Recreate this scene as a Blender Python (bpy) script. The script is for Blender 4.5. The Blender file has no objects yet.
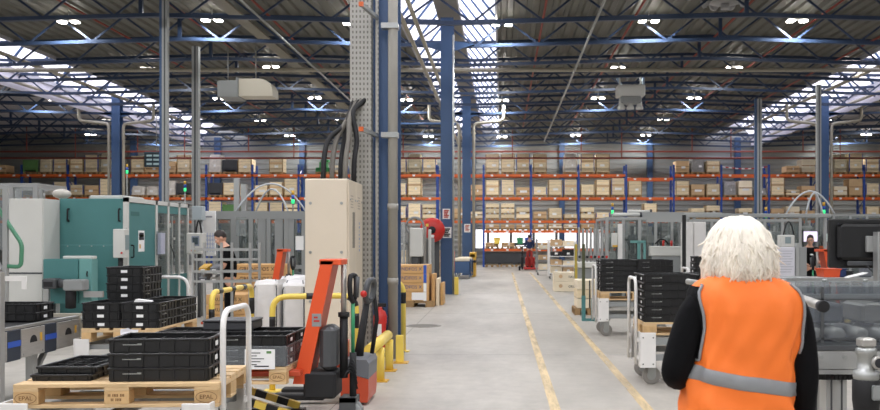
import bpy, bmesh, math, random
from mathutils import Vector, Matrix
RND = random.Random(11)
SC = bpy.context.scene
COL = SC.collection
PI = math.pi
# camera model of the photograph: focal length in pixels, horizon row, vanishing column, eye height
FPX, VPX, HOR, EYE = 940.0, 502.0, 240.0, 1.6
def X(u, y): return (u - VPX) * y / FPX
def Z(v, y): return EYE - (v - HOR) * y / FPX

# ------------------------------------------------------------------ materials
def lin(c):
    c = c / 255.0
    return c / 12.92 if c <= 0.04045 else ((c + 0.055) / 1.055) ** 2.4
def rgb(h):
    return (lin(int(h[0:2], 16)), lin(int(h[2:4], 16)), lin(int(h[4:6], 16)), 1)
MATS = {}
def mat(name, col, rough=0.5, metal=0.0, vary=0.0, vscale=4.0, stretch=(1, 1, 1), bump=0.0, bscale=60.0,
        emit=0.0, alpha=1.0, trans=0.0, orand=0.0, planks=0.0, sub=0.0, spec=None):
    m = bpy.data.materials.new(name); m.use_nodes = True
    nt = m.node_tree; b = nt.nodes['Principled BSDF']
    c = rgb(col)
    b.inputs['Base Color'].default_value = c
    b.inputs['Roughness'].default_value = rough
    b.inputs['Metallic'].default_value = metal
    if spec is not None: b.inputs['Specular IOR Level'].default_value = spec
    if trans: b.inputs['Transmission Weight'].default_value = trans
    if sub: b.inputs['Subsurface Weight'].default_value = sub
    if emit:
        b.inputs['Emission Color'].default_value = c; b.inputs['Emission Strength'].default_value = emit
    b.inputs['Alpha'].default_value = alpha
    N = nt.nodes.new; L = nt.links.new
    src = None
    if vary or bump or planks:
        tc = N('ShaderNodeTexCoord'); mp = N('ShaderNodeMapping'); mp.inputs['Scale'].default_value = stretch
        L(tc.outputs['Object'], mp.inputs['Vector'])
    if vary:
        nz = N('ShaderNodeTexNoise'); nz.inputs['Scale'].default_value = vscale; nz.inputs['Detail'].default_value = 5
        L(mp.outputs[0], nz.inputs['Vector'])
        mr = N('ShaderNodeMapRange'); mr.inputs['From Min'].default_value = 0.3; mr.inputs['From Max'].default_value = 0.7
        mr.inputs['To Min'].default_value = 1 - vary; mr.inputs['To Max'].default_value = 1 + vary * 0.6
        L(nz.outputs['Fac'], mr.inputs['Value']); src = mr.outputs[0]
    def mul(a, bsock=None, val=None):
        n = N('ShaderNodeMath'); n.operation = 'MULTIPLY'
        L(a, n.inputs[0])
        if bsock is not None: L(bsock, n.inputs[1])
        else: n.inputs[1].default_value = val
        return n.outputs[0]
    if orand:
        oi = N('ShaderNodeObjectInfo'); mr = N('ShaderNodeMapRange')
        mr.inputs['To Min'].default_value = 1 - orand; mr.inputs['To Max'].default_value = 1 + orand * 0.5
        L(oi.outputs['Random'], mr.inputs['Value'])
        src = mr.outputs[0] if src is None else mul(src, mr.outputs[0])
    if planks:     # board joints every `planks` metres up the side
        sp = N('ShaderNodeSeparateXYZ'); L(tc.outputs['Object'], sp.inputs[0])
        md = N('ShaderNodeMath'); md.operation = 'MODULO'; L(sp.outputs['Z'], md.inputs[0]); md.inputs[1].default_value = planks
        gt = N('ShaderNodeMath'); gt.operation = 'LESS_THAN'; L(md.outputs[0], gt.inputs[0]); gt.inputs[1].default_value = planks * 0.07
        mr = N('ShaderNodeMapRange'); L(gt.outputs[0], mr.inputs['Value'])
        mr.inputs['To Min'].default_value = 1; mr.inputs['To Max'].default_value = 0.55
        src = mr.outputs[0] if src is None else mul(src, mr.outputs[0])
    if src is not None:
        vm = N('ShaderNodeVectorMath'); vm.operation = 'SCALE'
        vm.inputs[0].default_value = c[:3]; L(src, vm.inputs['Scale']); L(vm.outputs[0], b.inputs['Base Color'])
    if bump:
        nb = N('ShaderNodeTexNoise'); nb.inputs['Scale'].default_value = bscale; nb.inputs['Detail'].default_value = 4
        L(mp.outputs[0], nb.inputs['Vector'])
        bp = N('ShaderNodeBump'); bp.inputs['Strength'].default_value = bump; bp.inputs['Distance'].default_value = 0.02
        L(nb.outputs['Fac'], bp.inputs['Height']); L(bp.outputs[0], b.inputs['Normal'])
    MATS[name] = m
    return m

def clear_mat(name, col, opacity, rough=0.15):
    m = bpy.data.materials.new(name); m.use_nodes = True
    nt = m.node_tree; b = nt.nodes['Principled BSDF']; out = nt.nodes['Material Output']
    b.inputs['Base Color'].default_value = rgb(col); b.inputs['Roughness'].default_value = rough
    t = nt.nodes.new('ShaderNodeBsdfTransparent'); t.inputs[0].default_value = (0.93, 0.95, 0.95, 1)
    mx = nt.nodes.new('ShaderNodeMixShader'); mx.inputs[0].default_value = opacity
    nt.links.new(t.outputs[0], mx.inputs[1]); nt.links.new(b.outputs[0], mx.inputs[2]); nt.links.new(mx.outputs[0], out.inputs['Surface'])
    MATS[name] = m
    return m

# ------------------------------------------------------------------ mesh builder
class MB:
    def __init__(s): s.v = []; s.f = []; s.m = []; s.s = []
    def add(s, vs, fs, mi=0, smooth=False):
        o = len(s.v); s.v += [tuple(p) for p in vs]
        for f in fs:
            s.f.append(tuple(i + o for i in f)); s.m.append(mi); s.s.append(smooth)
        return s
    def box(s, x0, x1, y0, y1, z0, z1, mi=0):
        return s.add([(x0,y0,z0),(x1,y0,z0),(x1,y1,z0),(x0,y1,z0),(x0,y0,z1),(x1,y0,z1),(x1,y1,z1),(x0,y1,z1)],
                     [(0,3,2,1),(4,5,6,7),(0,1,5,4),(1,2,6,5),(2,3,7,6),(3,0,4,7)], mi)
    def cb(s, c, d, mi=0):
        return s.box(c[0]-d[0]/2, c[0]+d[0]/2, c[1]-d[1]/2, c[1]+d[1]/2, c[2]-d[2]/2, c[2]+d[2]/2, mi)
    def rbox(s, x0, x1, y0, y1, z0, z1, r=0.01, mi=0):   # box with chamfered edges
        vs = []; 
        for z, k in ((z0, r), (z0 + r, 0), (z1 - r, 0), (z1, r)):
            a, b, c, d = x0 + k, x1 - k, y0 + k, y1 - k
            e = r
            vs += [(a+e,c,z),(b-e,c,z),(b,c+e,z),(b,d-e,z),(b-e,d,z),(a+e,d,z),(a,d-e,z),(a,c+e,z)]
        fs = [tuple(range(7, -1, -1)), tuple(range(24, 32))]
        for l in range(3):
            for i in range(8):
                j = (i + 1) % 8
                fs.append((l*8+i, l*8+j, l*8+8+j, l*8+8+i))
        return s.add(vs, fs, mi)
    def bar(s, p0, p1, w, h, mi=0, up=(0, 0, 1)):        # square bar between two points
        p0, p1 = Vector(p0), Vector(p1); d = (p1 - p0).normalized(); up = Vector(up)
        if abs(d.dot(up)) > 0.98: up = Vector((0, 1, 0))
        a = d.cross(up).normalized() * (w / 2); b = a.cross(d).normalized() * (h / 2)
        vs = [p + sx * a + sy * b for p in (p0, p1) for sx, sy in ((-1,-1),(1,-1),(1,1),(-1,1))]
        return s.add(vs, [(3,2,1,0),(4,5,6,7),(0,1,5,4),(1,2,6,5),(2,3,7,6),(3,0,4,7)], mi)
    def tube(s, pts, r, n=8, mi=0):
        pts = [Vector(p) for p in pts]; k = len(pts)
        rs = r if isinstance(r, (list, tuple)) else [r] * k
        rings = []; ref = None
        for i, p in enumerate(pts):
            a = pts[max(i-1, 0)]; b = pts[min(i+1, k-1)]; t = (b - a)
            if t.length < 1e-9: t = Vector((0, 0, 1))
            t.normalize()
            if ref is None:
                ref = Vector((0, 0, 1)) if abs(t.z) < 0.9 else Vector((1, 0, 0))
            u = ref - t * ref.dot(t)
            if u.length < 1e-6: u = t.orthogonal()
            u.normalize(); w = t.cross(u); ref = u
            rings.append([p + (u * math.cos(2*PI*j/n) + w * math.sin(2*PI*j/n)) * rs[i] for j in range(n)])
        vs = [q for ring in rings for q in ring]; fs = []
        for i in range(k - 1):
            for j in range(n):
                a, b = i*n + j, i*n + (j+1) % n
                fs.append((a, b, b + n, a + n))
        s.add(vs, fs, mi, True)
        o = len(s.v) - len(vs)
        s.f.append(tuple(o + j for j in range(n-1, -1, -1))); s.m.append(mi); s.s.append(False)
        s.f.append(tuple(o + (k-1)*n + j for j in range(n))); s.m.append(mi); s.s.append(False)
        return s
    def cyl(s, p0, p1, r, n=16, mi=0): return s.tube([p0, p1], r, n, mi)
    def lathe(s, prof, c=(0,0,0), axis='z', n=20, mi=0):
        pts = []
        for r, h in prof:
            for j in range(n):
                a, b = r*math.cos(2*PI*j/n), r*math.sin(2*PI*j/n)
                q = {'z': (a, b, h), 'y': (a, h, -b), 'x': (h, a, b)}[axis]
                pts.append((q[0]+c[0], q[1]+c[1], q[2]+c[2]))
        fs = []
        for i in range(len(prof)-1):
            for j in range(n):
                a, b = i*n + j, i*n + (j+1) % n
                fs.append((a, b, b+n, a+n))
        fs.append(tuple(range(n-1, -1, -1))); fs.append(tuple((len(prof)-1)*n + j for j in range(n)))
        return s.add(pts, fs, mi, True)
    def prism(s, poly, axis, a0, a1, mi=0):              # polygon extruded along an axis
        def q(p, a): return {'x': (a, p[0], p[1]), 'y': (p[0], a, p[1]), 'z': (p[0], p[1], a)}[axis]
        n = len(poly); vs = [q(p, a0) for p in poly] + [q(p, a1) for p in poly]
        fs = [tuple(range(n-1, -1, -1)), tuple(range(n, 2*n))] + [(i, (i+1) % n, n+(i+1) % n, n+i) for i in range(n)]
        return s.add(vs, fs, mi)
    def ball(s, c, r, n=12, mi=0):
        rx, ry, rz = r if isinstance(r, (tuple, list)) else (r, r, r)
        vs = [(c[0], c[1], c[2]-rz)]; m = n // 2
        for i in range(1, m):
            t = -PI/2 + PI*i/m
            for j in range(n):
                vs.append((c[0]+rx*math.cos(t)*math.cos(2*PI*j/n), c[1]+ry*math.cos(t)*math.sin(2*PI*j/n), c[2]+rz*math.sin(t)))
        vs.append((c[0], c[1], c[2]+rz)); fs = []
        for j in range(n): fs.append((0, 1+(j+1) % n, 1+j))
        for i in range(m-2):
            for j in range(n):
                a, b = 1+i*n+j, 1+i*n+(j+1) % n
                fs.append((a, b, b+n, a+n))
        e = len(vs)-1
        for j in range(n): fs.append((e, 1+(m-2)*n+j, 1+(m-2)*n+(j+1) % n))
        return s.add(vs, fs, mi, True)
    def mesh(s, name, mats):
        me = bpy.data.meshes.new(name); me.from_pydata(s.v, [], s.f)
        for m in (mats if isinstance(mats, (list, tuple)) else [mats]): me.materials.append(m)
        me.polygons.foreach_set('material_index', s.m); me.polygons.foreach_set('use_smooth', s.s)
        bm = bmesh.new(); bm.from_mesh(me); bmesh.ops.recalc_face_normals(bm, faces=bm.faces); bm.to_mesh(me); bm.free()
        me.update(); return me
    def build(s, name, mats, parent=None, loc=(0,0,0), rotz=0):
        o = bpy.data.objects.new(name, s.mesh(name, mats)); COL.objects.link(o)
        o.location = loc; o.rotation_euler = (0, 0, rotz)
        if parent is not None: o.parent = parent
        return o

def fillet(pts, r, n=5):       # path with rounded corners
    pts = [Vector(p) for p in pts]; out = [pts[0]]
    for i in range(1, len(pts)-1):
        p = pts[i]; a = pts[i-1]-p; b = pts[i+1]-p
        rr = min(r, a.length*0.49, b.length*0.49)
        s = p + a.normalized()*rr; e = p + b.normalized()*rr
        for k in range(n+1):
            t = k/n; out.append(s*(1-t)**2 + p*2*t*(1-t) + e*t*t)
    out.append(pts[-1]); return out
def arc_path(p0, p1, rise, n=10):
    p0, p1 = Vector(p0), Vector(p1)
    return [p0.lerp(p1, i/n) + Vector((0, 0, rise*4*(i/n)*(1-i/n))) for i in range(n+1)]

def tag(o, label, cat, group=None, kind=None):
    o['label'] = label; o['category'] = cat
    if group: o['group'] = group
    if kind: o['kind'] = kind
    return o
def thing(name, label, cat, loc=(0,0,0), rotz=0, group=None):
    o = bpy.data.objects.new(name, None); COL.objects.link(o); o.empty_display_size = 0.1
    o.location = loc; o.rotation_euler = (0, 0, rotz)
    return tag(o, label, cat, group)
def structure(o): o['kind'] = 'structure'; return o
KIDS = {}
def kids(o): return [c for c in COL.objects if c.parent == o]
def copy_tree(src, loc, rotz=None, label=None, group=None):
    r = src.copy(); COL.objects.link(r); r.location = loc
    if rotz is not None: r.rotation_euler = (0, 0, rotz)
    if label: r['label'] = label
    if group: r['group'] = group
    if src.name not in KIDS:
        KIDS[src.name] = [(c, kids(c)) for c in kids(src)]
    for c, gs in KIDS[src.name]:
        d = c.copy(); COL.objects.link(d); d.parent = r
        for g in gs:
            e = g.copy(); COL.objects.link(e); e.parent = d
    return r
def text(s, size, m, parent, loc, rot=(PI/2, 0, 0), name='lettering', align='CENTER', extrude=0.0008, sx=1.0):
    cu = bpy.data.curves.new(name, 'FONT'); cu.body = s; cu.size = size; cu.align_x = align; cu.align_y = 'CENTER'; cu.extrude = extrude
    cu.resolution_u = 2
    t = bpy.data.objects.new('tmp_text', cu); COL.objects.link(t)
    dg = bpy.context.evaluated_depsgraph_get(); me = bpy.data.meshes.new_from_object(t.evaluated_get(dg))
    bpy.data.objects.remove(t); bpy.data.curves.remove(cu)
    me.materials.clear(); me.materials.append(m)
    o = bpy.data.objects.new(name, me); COL.objects.link(o); o.location = loc; o.rotation_euler = rot; o.scale = (sx, 1, 1)
    if parent is not None: o.parent = parent
    return o

# ------------------------------------------------------------------ palette
STEELBLUE = mat('blue painted steel', '3C587F', 0.45, vary=0.12, vscale=1.2)
DARKBLUE = mat('truss blue steel', '30405A', 0.4, 0.1)
RACKBLUE = mat('rack upright blue', '2B4C9B', 0.45)
RACKORANGE = mat('rack beam orange', 'D9662B', 0.45)
GALV = mat('galvanised steel', 'A9ABA8', 0.38, 0.55, vary=0.12, vscale=6)
ALU = mat('aluminium profile', 'B4B5B3', 0.35, 0.6)
ALUM = mat('matt aluminium', 'A2A4A2', 0.5, 0.25)
STAIN = mat('brushed stainless', 'AEABA5', 0.38, 0.4, vary=0.1, vscale=8, stretch=(1, 1, 12))
GREYP = mat('grey painted metal', '8E9190', 0.45)
DGREY = mat('dark grey metal', '4A4C4E', 0.5)
WHITEP = mat('white painted steel', 'E6E4E0', 0.35, vary=0.05, vscale=5)
OFFW = mat('off white machine paint', 'CFCFC9', 0.45, vary=0.04, vscale=2)
BEIGE = mat('beige cabinet paint', 'DED1BC', 0.45, vary=0.03, vscale=2)
PIPEBEIGE = mat('beige pipe', 'A8A292', 0.5)
PIPEGREY = mat('grey downpipe', '9C9990', 0.5, vary=0.06, vscale=3)
TEAL = mat('teal machine paint', '4A7F7E', 0.45, vary=0.05, vscale=2)
TEALL = mat('light teal paint', '6A9E9A', 0.45)
BLACK = mat('black plastic', '1A1A1B', 0.42, vary=0.15, vscale=9)
BLACKR = mat('black rubber', '18181A', 0.7)
INK = mat('printing ink', '26262A', 0.7)
BLUEINK = mat('blue print', '28407A', 0.7)
BURN = mat('burnt brand mark', '7A5634', 0.9)
DARKCRATE = mat('dark grey plastic', '3A3B3E', 0.5, vary=0.1)
GREYBIN = mat('grey plastic bin', '6C6F74', 0.5, vary=0.1)
PAPER = mat('white paper', 'ECECEA', 0.7)
WOOD = mat('pale pallet wood', 'D8B98C', 0.7, vary=0.16, vscale=3, stretch=(1, 6, 6), bump=0.15, bscale=25)
WOODX = mat('pale pallet wood blocks', 'D2AE7C', 0.75, vary=0.2, vscale=9)
WOODD = mat('old pallet wood', '9C7D55', 0.8, vary=0.2, vscale=5)
CRATE = mat('crate boards', 'F4E0BA', 0.75, vary=0.14, vscale=2.2, stretch=(1, 1, 7), orand=0.22, planks=0.2)
CARTON = mat('brown cardboard', 'D6B48A', 0.8, vary=0.08, vscale=2, orand=0.15)
PALEBOX = mat('pale cardboard', 'F4E6CA', 0.8, vary=0.06, vscale=2, orand=0.1)
WRAP = mat('white stretch wrap', 'D8D2C8', 0.3, vary=0.18, vscale=7, bump=0.5, bscale=9)
FILMGREY = mat('grey wrapped film', '9C9A98', 0.25, vary=0.2, vscale=8, bump=0.5, bscale=9)
GREENCR = mat('green plastic crate', '5E8A4E', 0.5, vary=0.1)
GREEN = mat('green tube', '2F8A5C', 0.4)
GREENRAIL = mat('green handrail', '4F8A6B', 0.4)
ORANGE = mat('orange truck paint', 'E2572B', 0.38, vary=0.06, vscale=3)
ORANGED = mat('orange red truck paint', 'C24E30', 0.4)
TRUCKGREY = mat('truck grey cover', '6A6D72', 0.45)
RED = mat('fire red', 'C02A22', 0.35)
REDPIPE = mat('red sprinkler pipe', '98483C', 0.5)
YELLOW = mat('safety yellow', 'EDCF5C', 0.4, vary=0.06, vscale=5)
YELLOWD = mat('ochre yellow', 'D9A93A', 0.45)
WBLUE = mat('blue plastic', '2A55B5', 0.45)
SACK = mat('white woven sack', 'E8E6E4', 0.6, vary=0.06, vscale=6, bump=0.4, bscale=8)
CLEAR = clear_mat('clear guard panel', 'C8CCCC', 0.22)
SMOKE = clear_mat('smoked guard panel', '7C8088', 0.27)
FILM = clear_mat('clear stretch film', 'C8CCD0', 0.12, 0.1)
GLASSD = clear_mat('door window panel', '7C8482', 0.22, 0.08)
SCREEN = mat('lit screen', 'E4DCF0', 0.3, emit=0.9)
SCREENG = mat('lit grey screen', '7C8A8C', 0.3, emit=0.15)
LEDG = mat('green signal lamp', '3CF08C', 0.3, emit=1.0)
SKIN = mat('skin', 'D9A58A', 0.5, sub=0.0, vary=0.05, vscale=12)
NAVY = mat('navy cloth', '27365E', 0.8)
BLACKC = mat('black cloth', '0F0F11', 0.9, bump=0.5, bscale=11, spec=0.15)
HIVIS = mat('orange hi-vis cloth', 'FF7E2C', 0.65, vary=0.05, vscale=5, bump=0.35, bscale=6)
REFLEX = mat('grey reflective tape', '8E9092', 0.45, vary=0.06, vscale=20)
HAIRB = mat('pale blond hair', 'F3EADA', 0.5, vary=0.2, vscale=22, stretch=(1, 1, 0.22), orand=0.0)
HAIRD = mat('dark brown hair', '2E2420', 0.6)
# ------------------------------------------------------------------ the hall: floor, walls, ceiling
HX0, HX1, HY0, HY1 = -33.4, 30.6, -6.0, 60.0
COLX = (-17.6, -1.62, 14.7)
def pitch(x):
    d = min(abs(x - c) for c in (-33.6,) + COLX + (30.6,))
    return 0.24 * min(d, 8.0) / 8.0
# concrete floor
fm = bpy.data.materials.new('concrete floor'); fm.use_nodes = True
nt = fm.node_tree; b = nt.nodes['Principled BSDF']; N = nt.nodes.new; L = nt.links.new
tc = N('ShaderNodeTexCoord')
def noise(scale, detail, st=(1,1,1)):
    mp = N('ShaderNodeMapping'); mp.inputs['Scale'].default_value = st; L(tc.outputs['Object'], mp.inputs[0])
    n = N('ShaderNodeTexNoise'); n.inputs['Scale'].default_value = scale; n.inputs['Detail'].default_value = detail; n.inputs['Roughness'].default_value = 0.65
    L(mp.outputs[0], n.inputs['Vector']); return n.outputs['Fac']
n1 = noise(0.5, 6, (1.6, 0.5, 1)); n2 = noise(5, 6); n3 = noise(0.16, 3)
r1 = N('ShaderNodeValToRGB'); r1.color_ramp.elements[0].position = 0.3; r1.color_ramp.elements[1].position = 0.68
r1.color_ramp.elements[0].color = rgb('98938A'); r1.color_ramp.elements[1].color = rgb('BCB6AC'); L(n1, r1.inputs[0])
mx = N('ShaderNodeMix'); mx.data_type = 'RGBA'; mx.blend_type = 'MULTIPLY'; mx.inputs[0].default_value = 1.0
mr = N('ShaderNodeMapRange'); mr.inputs['From Min'].default_value = 0.3; mr.inputs['From Max'].default_value = 0.7; mr.inputs['To Min'].default_value = 0.88; mr.inputs['To Max'].default_value = 1.06
L(n2, mr.inputs['Value']); L(r1.outputs[0], mx.inputs[6]); L(mr.outputs[0], mx.inputs[7])
L(mx.outputs[2], b.inputs['Base Color'])
rr = N('ShaderNodeMapRange'); rr.inputs['To Min'].default_value = 0.32; rr.inputs['To Max'].default_value = 0.6; L(n3, rr.inputs['Value']); L(rr.outputs[0], b.inputs['Roughness'])
b.inputs['Specular IOR Level'].default_value = 0.35
structure(MB().box(HX0, HX1, HY0, HY1, -0.2, 0).build('floor', fm))
# saw-cut joints in the slab
JOINT = mat('floor joint', '8C8880', 0.8)
mb = MB()
for x in (-9.6, -1.62, 6.4): mb.box(x-0.006, x+0.006, HY0, HY1, 0.0, 0.0012)
for y in (5.6, 13.1, 20.5, 28, 43): mb.box(HX0, HX1, y-0.006, y+0.006, 0.0, 0.0012)
structure(mb.build('floor_joint_lines', JOINT))
# painted lines, worn
lm = bpy.data.materials.new('worn yellow line'); lm.use_nodes = True
nt = lm.node_tree; b = nt.nodes['Principled BSDF']; out = nt.nodes['Material Output']; N = nt.nodes.new; L = nt.links.new
b.inputs['Base Color'].default_value = rgb('EDD2A0'); b.inputs['Roughness'].default_value = 0.5
tc = N('ShaderNodeTexCoord'); mp = N('ShaderNodeMapping'); mp.inputs['Scale'].default_value = (3, 0.35, 1); L(tc.outputs['Object'], mp.inputs[0])
nz = N('ShaderNodeTexNoise'); nz.inputs['Scale'].default_value = 1.6; nz.inputs['Detail'].default_value = 8; nz.inputs['Roughness'].default_value = 0.7; L(mp.outputs[0], nz.inputs['Vector'])
mr = N('ShaderNodeMapRange'); mr.inputs['From Min'].default_value = 0.36; mr.inputs['From Max'].default_value = 0.6; mr.inputs['To Min'].default_value = 0.25; mr.inputs['To Max'].default_value = 0.85; L(nz.outputs['Fac'], mr.inputs['Value'])
tr = N('ShaderNodeBsdfTransparent'); ms = N('ShaderNodeMixShader'); L(mr.outputs[0], ms.inputs[0]); L(tr.outputs[0], ms.inputs[1]); L(b.outputs[0], ms.inputs[2]); L(ms.outputs[0], out.inputs['Surface'])
structure(MB().add([(0.455, 5, .0018), (0.555, 5, .0018), (0.555, 46, .0018), (0.455, 46, .0018)], [(0, 1, 2, 3)]).build('floor_marking_1', lm))
structure(MB().add([(1.33, 6, .0018), (1.43, 6, .0018), (1.43, 46, .0018), (1.33, 46, .0018)], [(0, 1, 2, 3)]).build('floor_marking_2', lm))
# back wall: horizontal ribbed grey cladding
CLAD = mat('grey wall cladding', '929593', 0.45, 0.1, vary=0.05, vscale=0.6)
prof = []; z = 0.0
while z < 8.6:
    prof += [(0.0, z), (0.0, z + 0.16), (0.035, z + 0.19), (0.035, z + 0.3)]; z += 0.33
mb = MB(); vs = []
for d, z in prof: vs += [(HX0, HY1 - d, z), (HX1, HY1 - d, z)]
mb.add(vs, [(2*i, 2*i+1, 2*i+3, 2*i+2) for i in range(len(prof)-1)])
mb.box(HX0, HX1, HY1 + 0.01, HY1 + 0.2, 0, 8.6)
structure(mb.build('wall_back', CLAD))
SIDEW = mat('pale side wall cladding', 'A8AAAA', 0.6)
structure(MB().box(HX0-0.2, HX0, HY0, HY1, 0, 8.6).build('wall_left', SIDEW))
structure(MB().box(HX1, HX1+0.2, HY0, HY1, 0, 8.6).build('wall_right', SIDEW))
structure(MB().box(HX0, HX1, HY0-0.2, HY0, 0, 8.6).build('wall_front', SIDEW))
# frosted windows low in the back wall
FROST = mat('frosted daylight pane', 'F4F2F4', 0.5, emit=1.5)
for i in range(6):
    x0 = -2.3 + i * 1.45
    w = structure(MB().box(x0, x0+1.38, HY1-0.09, HY1-0.04, 1.05, 2.3).build('window_%d' % (i+1), FROST))
    fr = MB()
    for a, b2, c, d in ((x0-0.03, x0+0.05, 1.0, 2.35), (x0+1.33, x0+1.41, 1.0, 2.35), (x0, x0+1.38, 1.0, 1.08), (x0, x0+1.38, 2.27, 2.35)):
        fr.box(a, b2, HY1-0.13, HY1-0.09, c, d)
    fr.build('window_frame', DGREY, w)
# ceiling: trapezoidal steel deck, ribs along the hall, openings for the three rooflights
SKY = ((-18.95, -16.15), (-3.0, -0.2), (13.0, 15.8))
DECK = mat('roof deck steel', '6A6960', 0.5, 0.0, vary=0.08, vscale=0.7, stretch=(4, 0.3, 1))
mb = MB()
OUTD = mat('pale painted roof deck', 'B2B0B4', 0.5, 0.0, vary=0.06, vscale=0.7)
def deck_strip(xa, xb):
    mi = 1 if (xb < -18 or xa > 15) else 0
    pts = []; x = xa
    while x < xb - 0.02:
        for dx, dz in ((0.0, 0.0), (0.15, 0.0), (0.19, 0.07), (0.33, 0.07), (0.37, 0.0)):
            if x + dx <= xb and dx < 0.37: pts.append((x + dx, 8.17 + pitch(x + dx) + dz))
        x += 0.37
    pts.append((xb, 8.17 + pitch(xb)))
    vs = []
    for x, z in pts: vs += [(x, HY0, z), (x, HY1, z)]
    mb.add(vs, [(2*i, 2*i+1, 2*i+3, 2*i+2) for i in range(len(pts)-1)], mi)
edges = [HX0] + [e for s in SKY for e in s] + [HX1]
for i in range(0, len(edges), 2): deck_strip(edges[i], edges[i+1])
structure(mb.build('ceiling', [DECK, OUTD]))
# rooflights: gabled glazing with bars, standing on the deck edges
PANE = mat('daylight rooflight pane', 'EFEEFA', 0.5, emit=1.7)
CURB = mat('rooflight upstand', 'B9BAC2', 0.6)
for i, (xa, xb) in enumerate(SKY):
    xm = (xa + xb) / 2; zc = 8.3; zr = 10.1
    w = structure(MB().add([(xa, HY0, zc), (xm, HY0, zr), (xb, HY0, zc), (xa, HY1, zc), (xm, HY1, zr), (xb, HY1, zc)],
                           [(0, 1, 4, 3), (1, 2, 5, 4)]).build('window_%d' % (7+i), PANE))
    cu = MB().box(xa-0.06, xa, HY0, HY1, 8.1, zc+0.03).box(xb, xb+0.06, HY0, HY1, 8.1, zc+0.03)
    for y in (HY0, HY1): cu.add([(xa, y, 8.1), (xb, y, 8.1), (xb, y, zc), (xm, y, zr), (xa, y, zc)], [(0, 1, 2, 3, 4)])
    cu.build('window_frame', CURB, w)
    gb = MB(); y = 12.0
    while y < HY1:
        gb.bar((xa, y, zc-0.05), (xm, y, zr-0.05), 0.11, 0.06); gb.bar((xm, y, zr-0.05), (xb, y, zc-0.05), 0.11, 0.06); y += 2.0
    gb.bar((xm, 12, zr-0.06), (xm, HY1, zr-0.06), 0.1, 0.1)
    gb.build('window_bars', STEELBLUE, w)
structure(MB().rbox(-1.95, -1.25, 10, HY1-0.1, 8.32, 8.5, 0.02).build('trim_1', mat('roof gutter', '8C8880', 0.5)))
LINING = mat('white rooflight lining', 'DAD8E2', 0.6)
for i, xx in enumerate((SKY[0][0]-0.09, SKY[2][1]+0.07)):
    structure(MB().box(xx, xx+0.02, HY0, HY1, 7.5, 8.45).build('trim_%d' % (i+2), LINING))
ORD = ['first', 'second', 'third', 'fourth', 'fifth', 'sixth', 'seventh', 'eighth', 'ninth', 'tenth', 'eleventh', 'twelfth', 'thirteenth', 'fourteenth']
# roof trusses
ty = [22 + 3*i for i in range(13)]
for i, y in enumerate(ty):
    t = thing('roof_truss', 'blue steel lattice roof truss across the hall, %s in line from camera' % ORD[i], 'truss', (0, y, 7.35), 0, 'roof trusses')
    xs = [HX0 + 0.05] + [(-33.4 + 8*k + (0.1 if k else 0)) for k in range(1, 8)] + [HX1 - 0.05]
    bc, tcd = MB(), MB()
    for a, b2 in zip(xs[:-1], xs[1:]):
        bc.bar((a, 0, pitch(a)), (b2, 0, pitch(b2)), 0.12, 0.10); tcd.bar((a, 0, 0.73+pitch(a)), (b2, 0, 0.73+pitch(b2)), 0.12, 0.10)
    bc.build('bottom_chord', DARKBLUE, t); tcd.build('top_chord', DARKBLUE, t)
    wb = MB(); x = HX0 + 0.3; k = 0
    while x + 0.95 < HX1:
        z0, z1 = (0.0, 0.73) if k % 2 == 0 else (0.73, 0.0)
        wb.bar((x, 0, z0+pitch(x)), (x+0.95, 0, z1+pitch(x+0.95)), 0.05, 0.055)
        x += 0.95; k += 1
    for xm in (-25.6, -9.6, 6.5, 22.5): wb.bar((xm, 0, pitch(xm)), (xm, 0, pitch(xm)+0.7), 0.1, 0.1)
    wb.build('lattice_web', DARKBLUE, t)
# steel columns with base plates
def column(x, y, label, sign=None):
    c = thing('steel_column', label, 'column', (x, y, 0))
    m = MB(); m.box(-0.19, 0.19, -0.20, -0.175, 0.02, 8.16).box(-0.19, 0.19, 0.175, 0.20, 0.02, 8.16).box(-0.012, 0.012, -0.175, 0.175, 0.02, 8.16)
    m.build('shaft', STEELBLUE, c)
    MB().box(-0.24, 0.24, -0.25, 0.25, 0.001, 0.02).build('base_plate', STEELBLUE, c)
    b = MB()
    b.prism([(0.19, 7.2), (0.8, 7.4), (0.19, 7.5)], 'y', -0.06, 0.06).prism([(-0.19, 7.2), (-0.8, 7.4), (-0.19, 7.5)], 'y', -0.06, 0.06)
    b.build('bracket', STEELBLUE, c)
    return c
c1 = column(-1.62, 13.1, 'blue steel column behind the perforated cable tray and beige cabinet')
c2 = column(-1.62, 27.9, 'tall blue steel column with two white notices beside the grey aisle')
c3 = column(-1.62, 43.0, 'blue steel column with one notice near the blue carts')
column(-17.6, 43.0, 'blue steel column standing beyond the teal machine')
column(14.7, 43.0, 'blue steel column standing behind the black monitor')
NOTICER = mat('notice red print', 'B0483C', 0.7)
def notice(parent, x0, x1, z0, z1, red):
    p = MB().box(x0, x1, -0.206, -0.2005, z0, z1).build('notice', PAPER, parent)
    q = MB(); h = z1 - z0; w = x1 - x0
    for k in range(5):
        q.box(x0+w*0.15, x1-w*(0.15+0.1*(k % 3)), -0.208, -0.206, z1-h*(0.18+0.16*k)-0.02, z1-h*(0.18+0.16*k)+0.02)
    q.build('print', NOTICER if red else INK, p)
notice(c2, -0.13, 0.09, 2.22, 2.52, True); notice(c2, -0.13, 0.13, 1.66, 1.98, False); notice(c3, -0.1, 0.18, 1.95, 2.33, True)
# wall columns
for u in (133, 217, 302, 388, 473, 562, 650, 738, 826):
    x = X(u, 59.6)
    structure(MB().box(x-0.17, x+0.17, 59.55, 59.93, 0, 8.1).build('trim_%d' % (u % 100), STEELBLUE))
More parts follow.
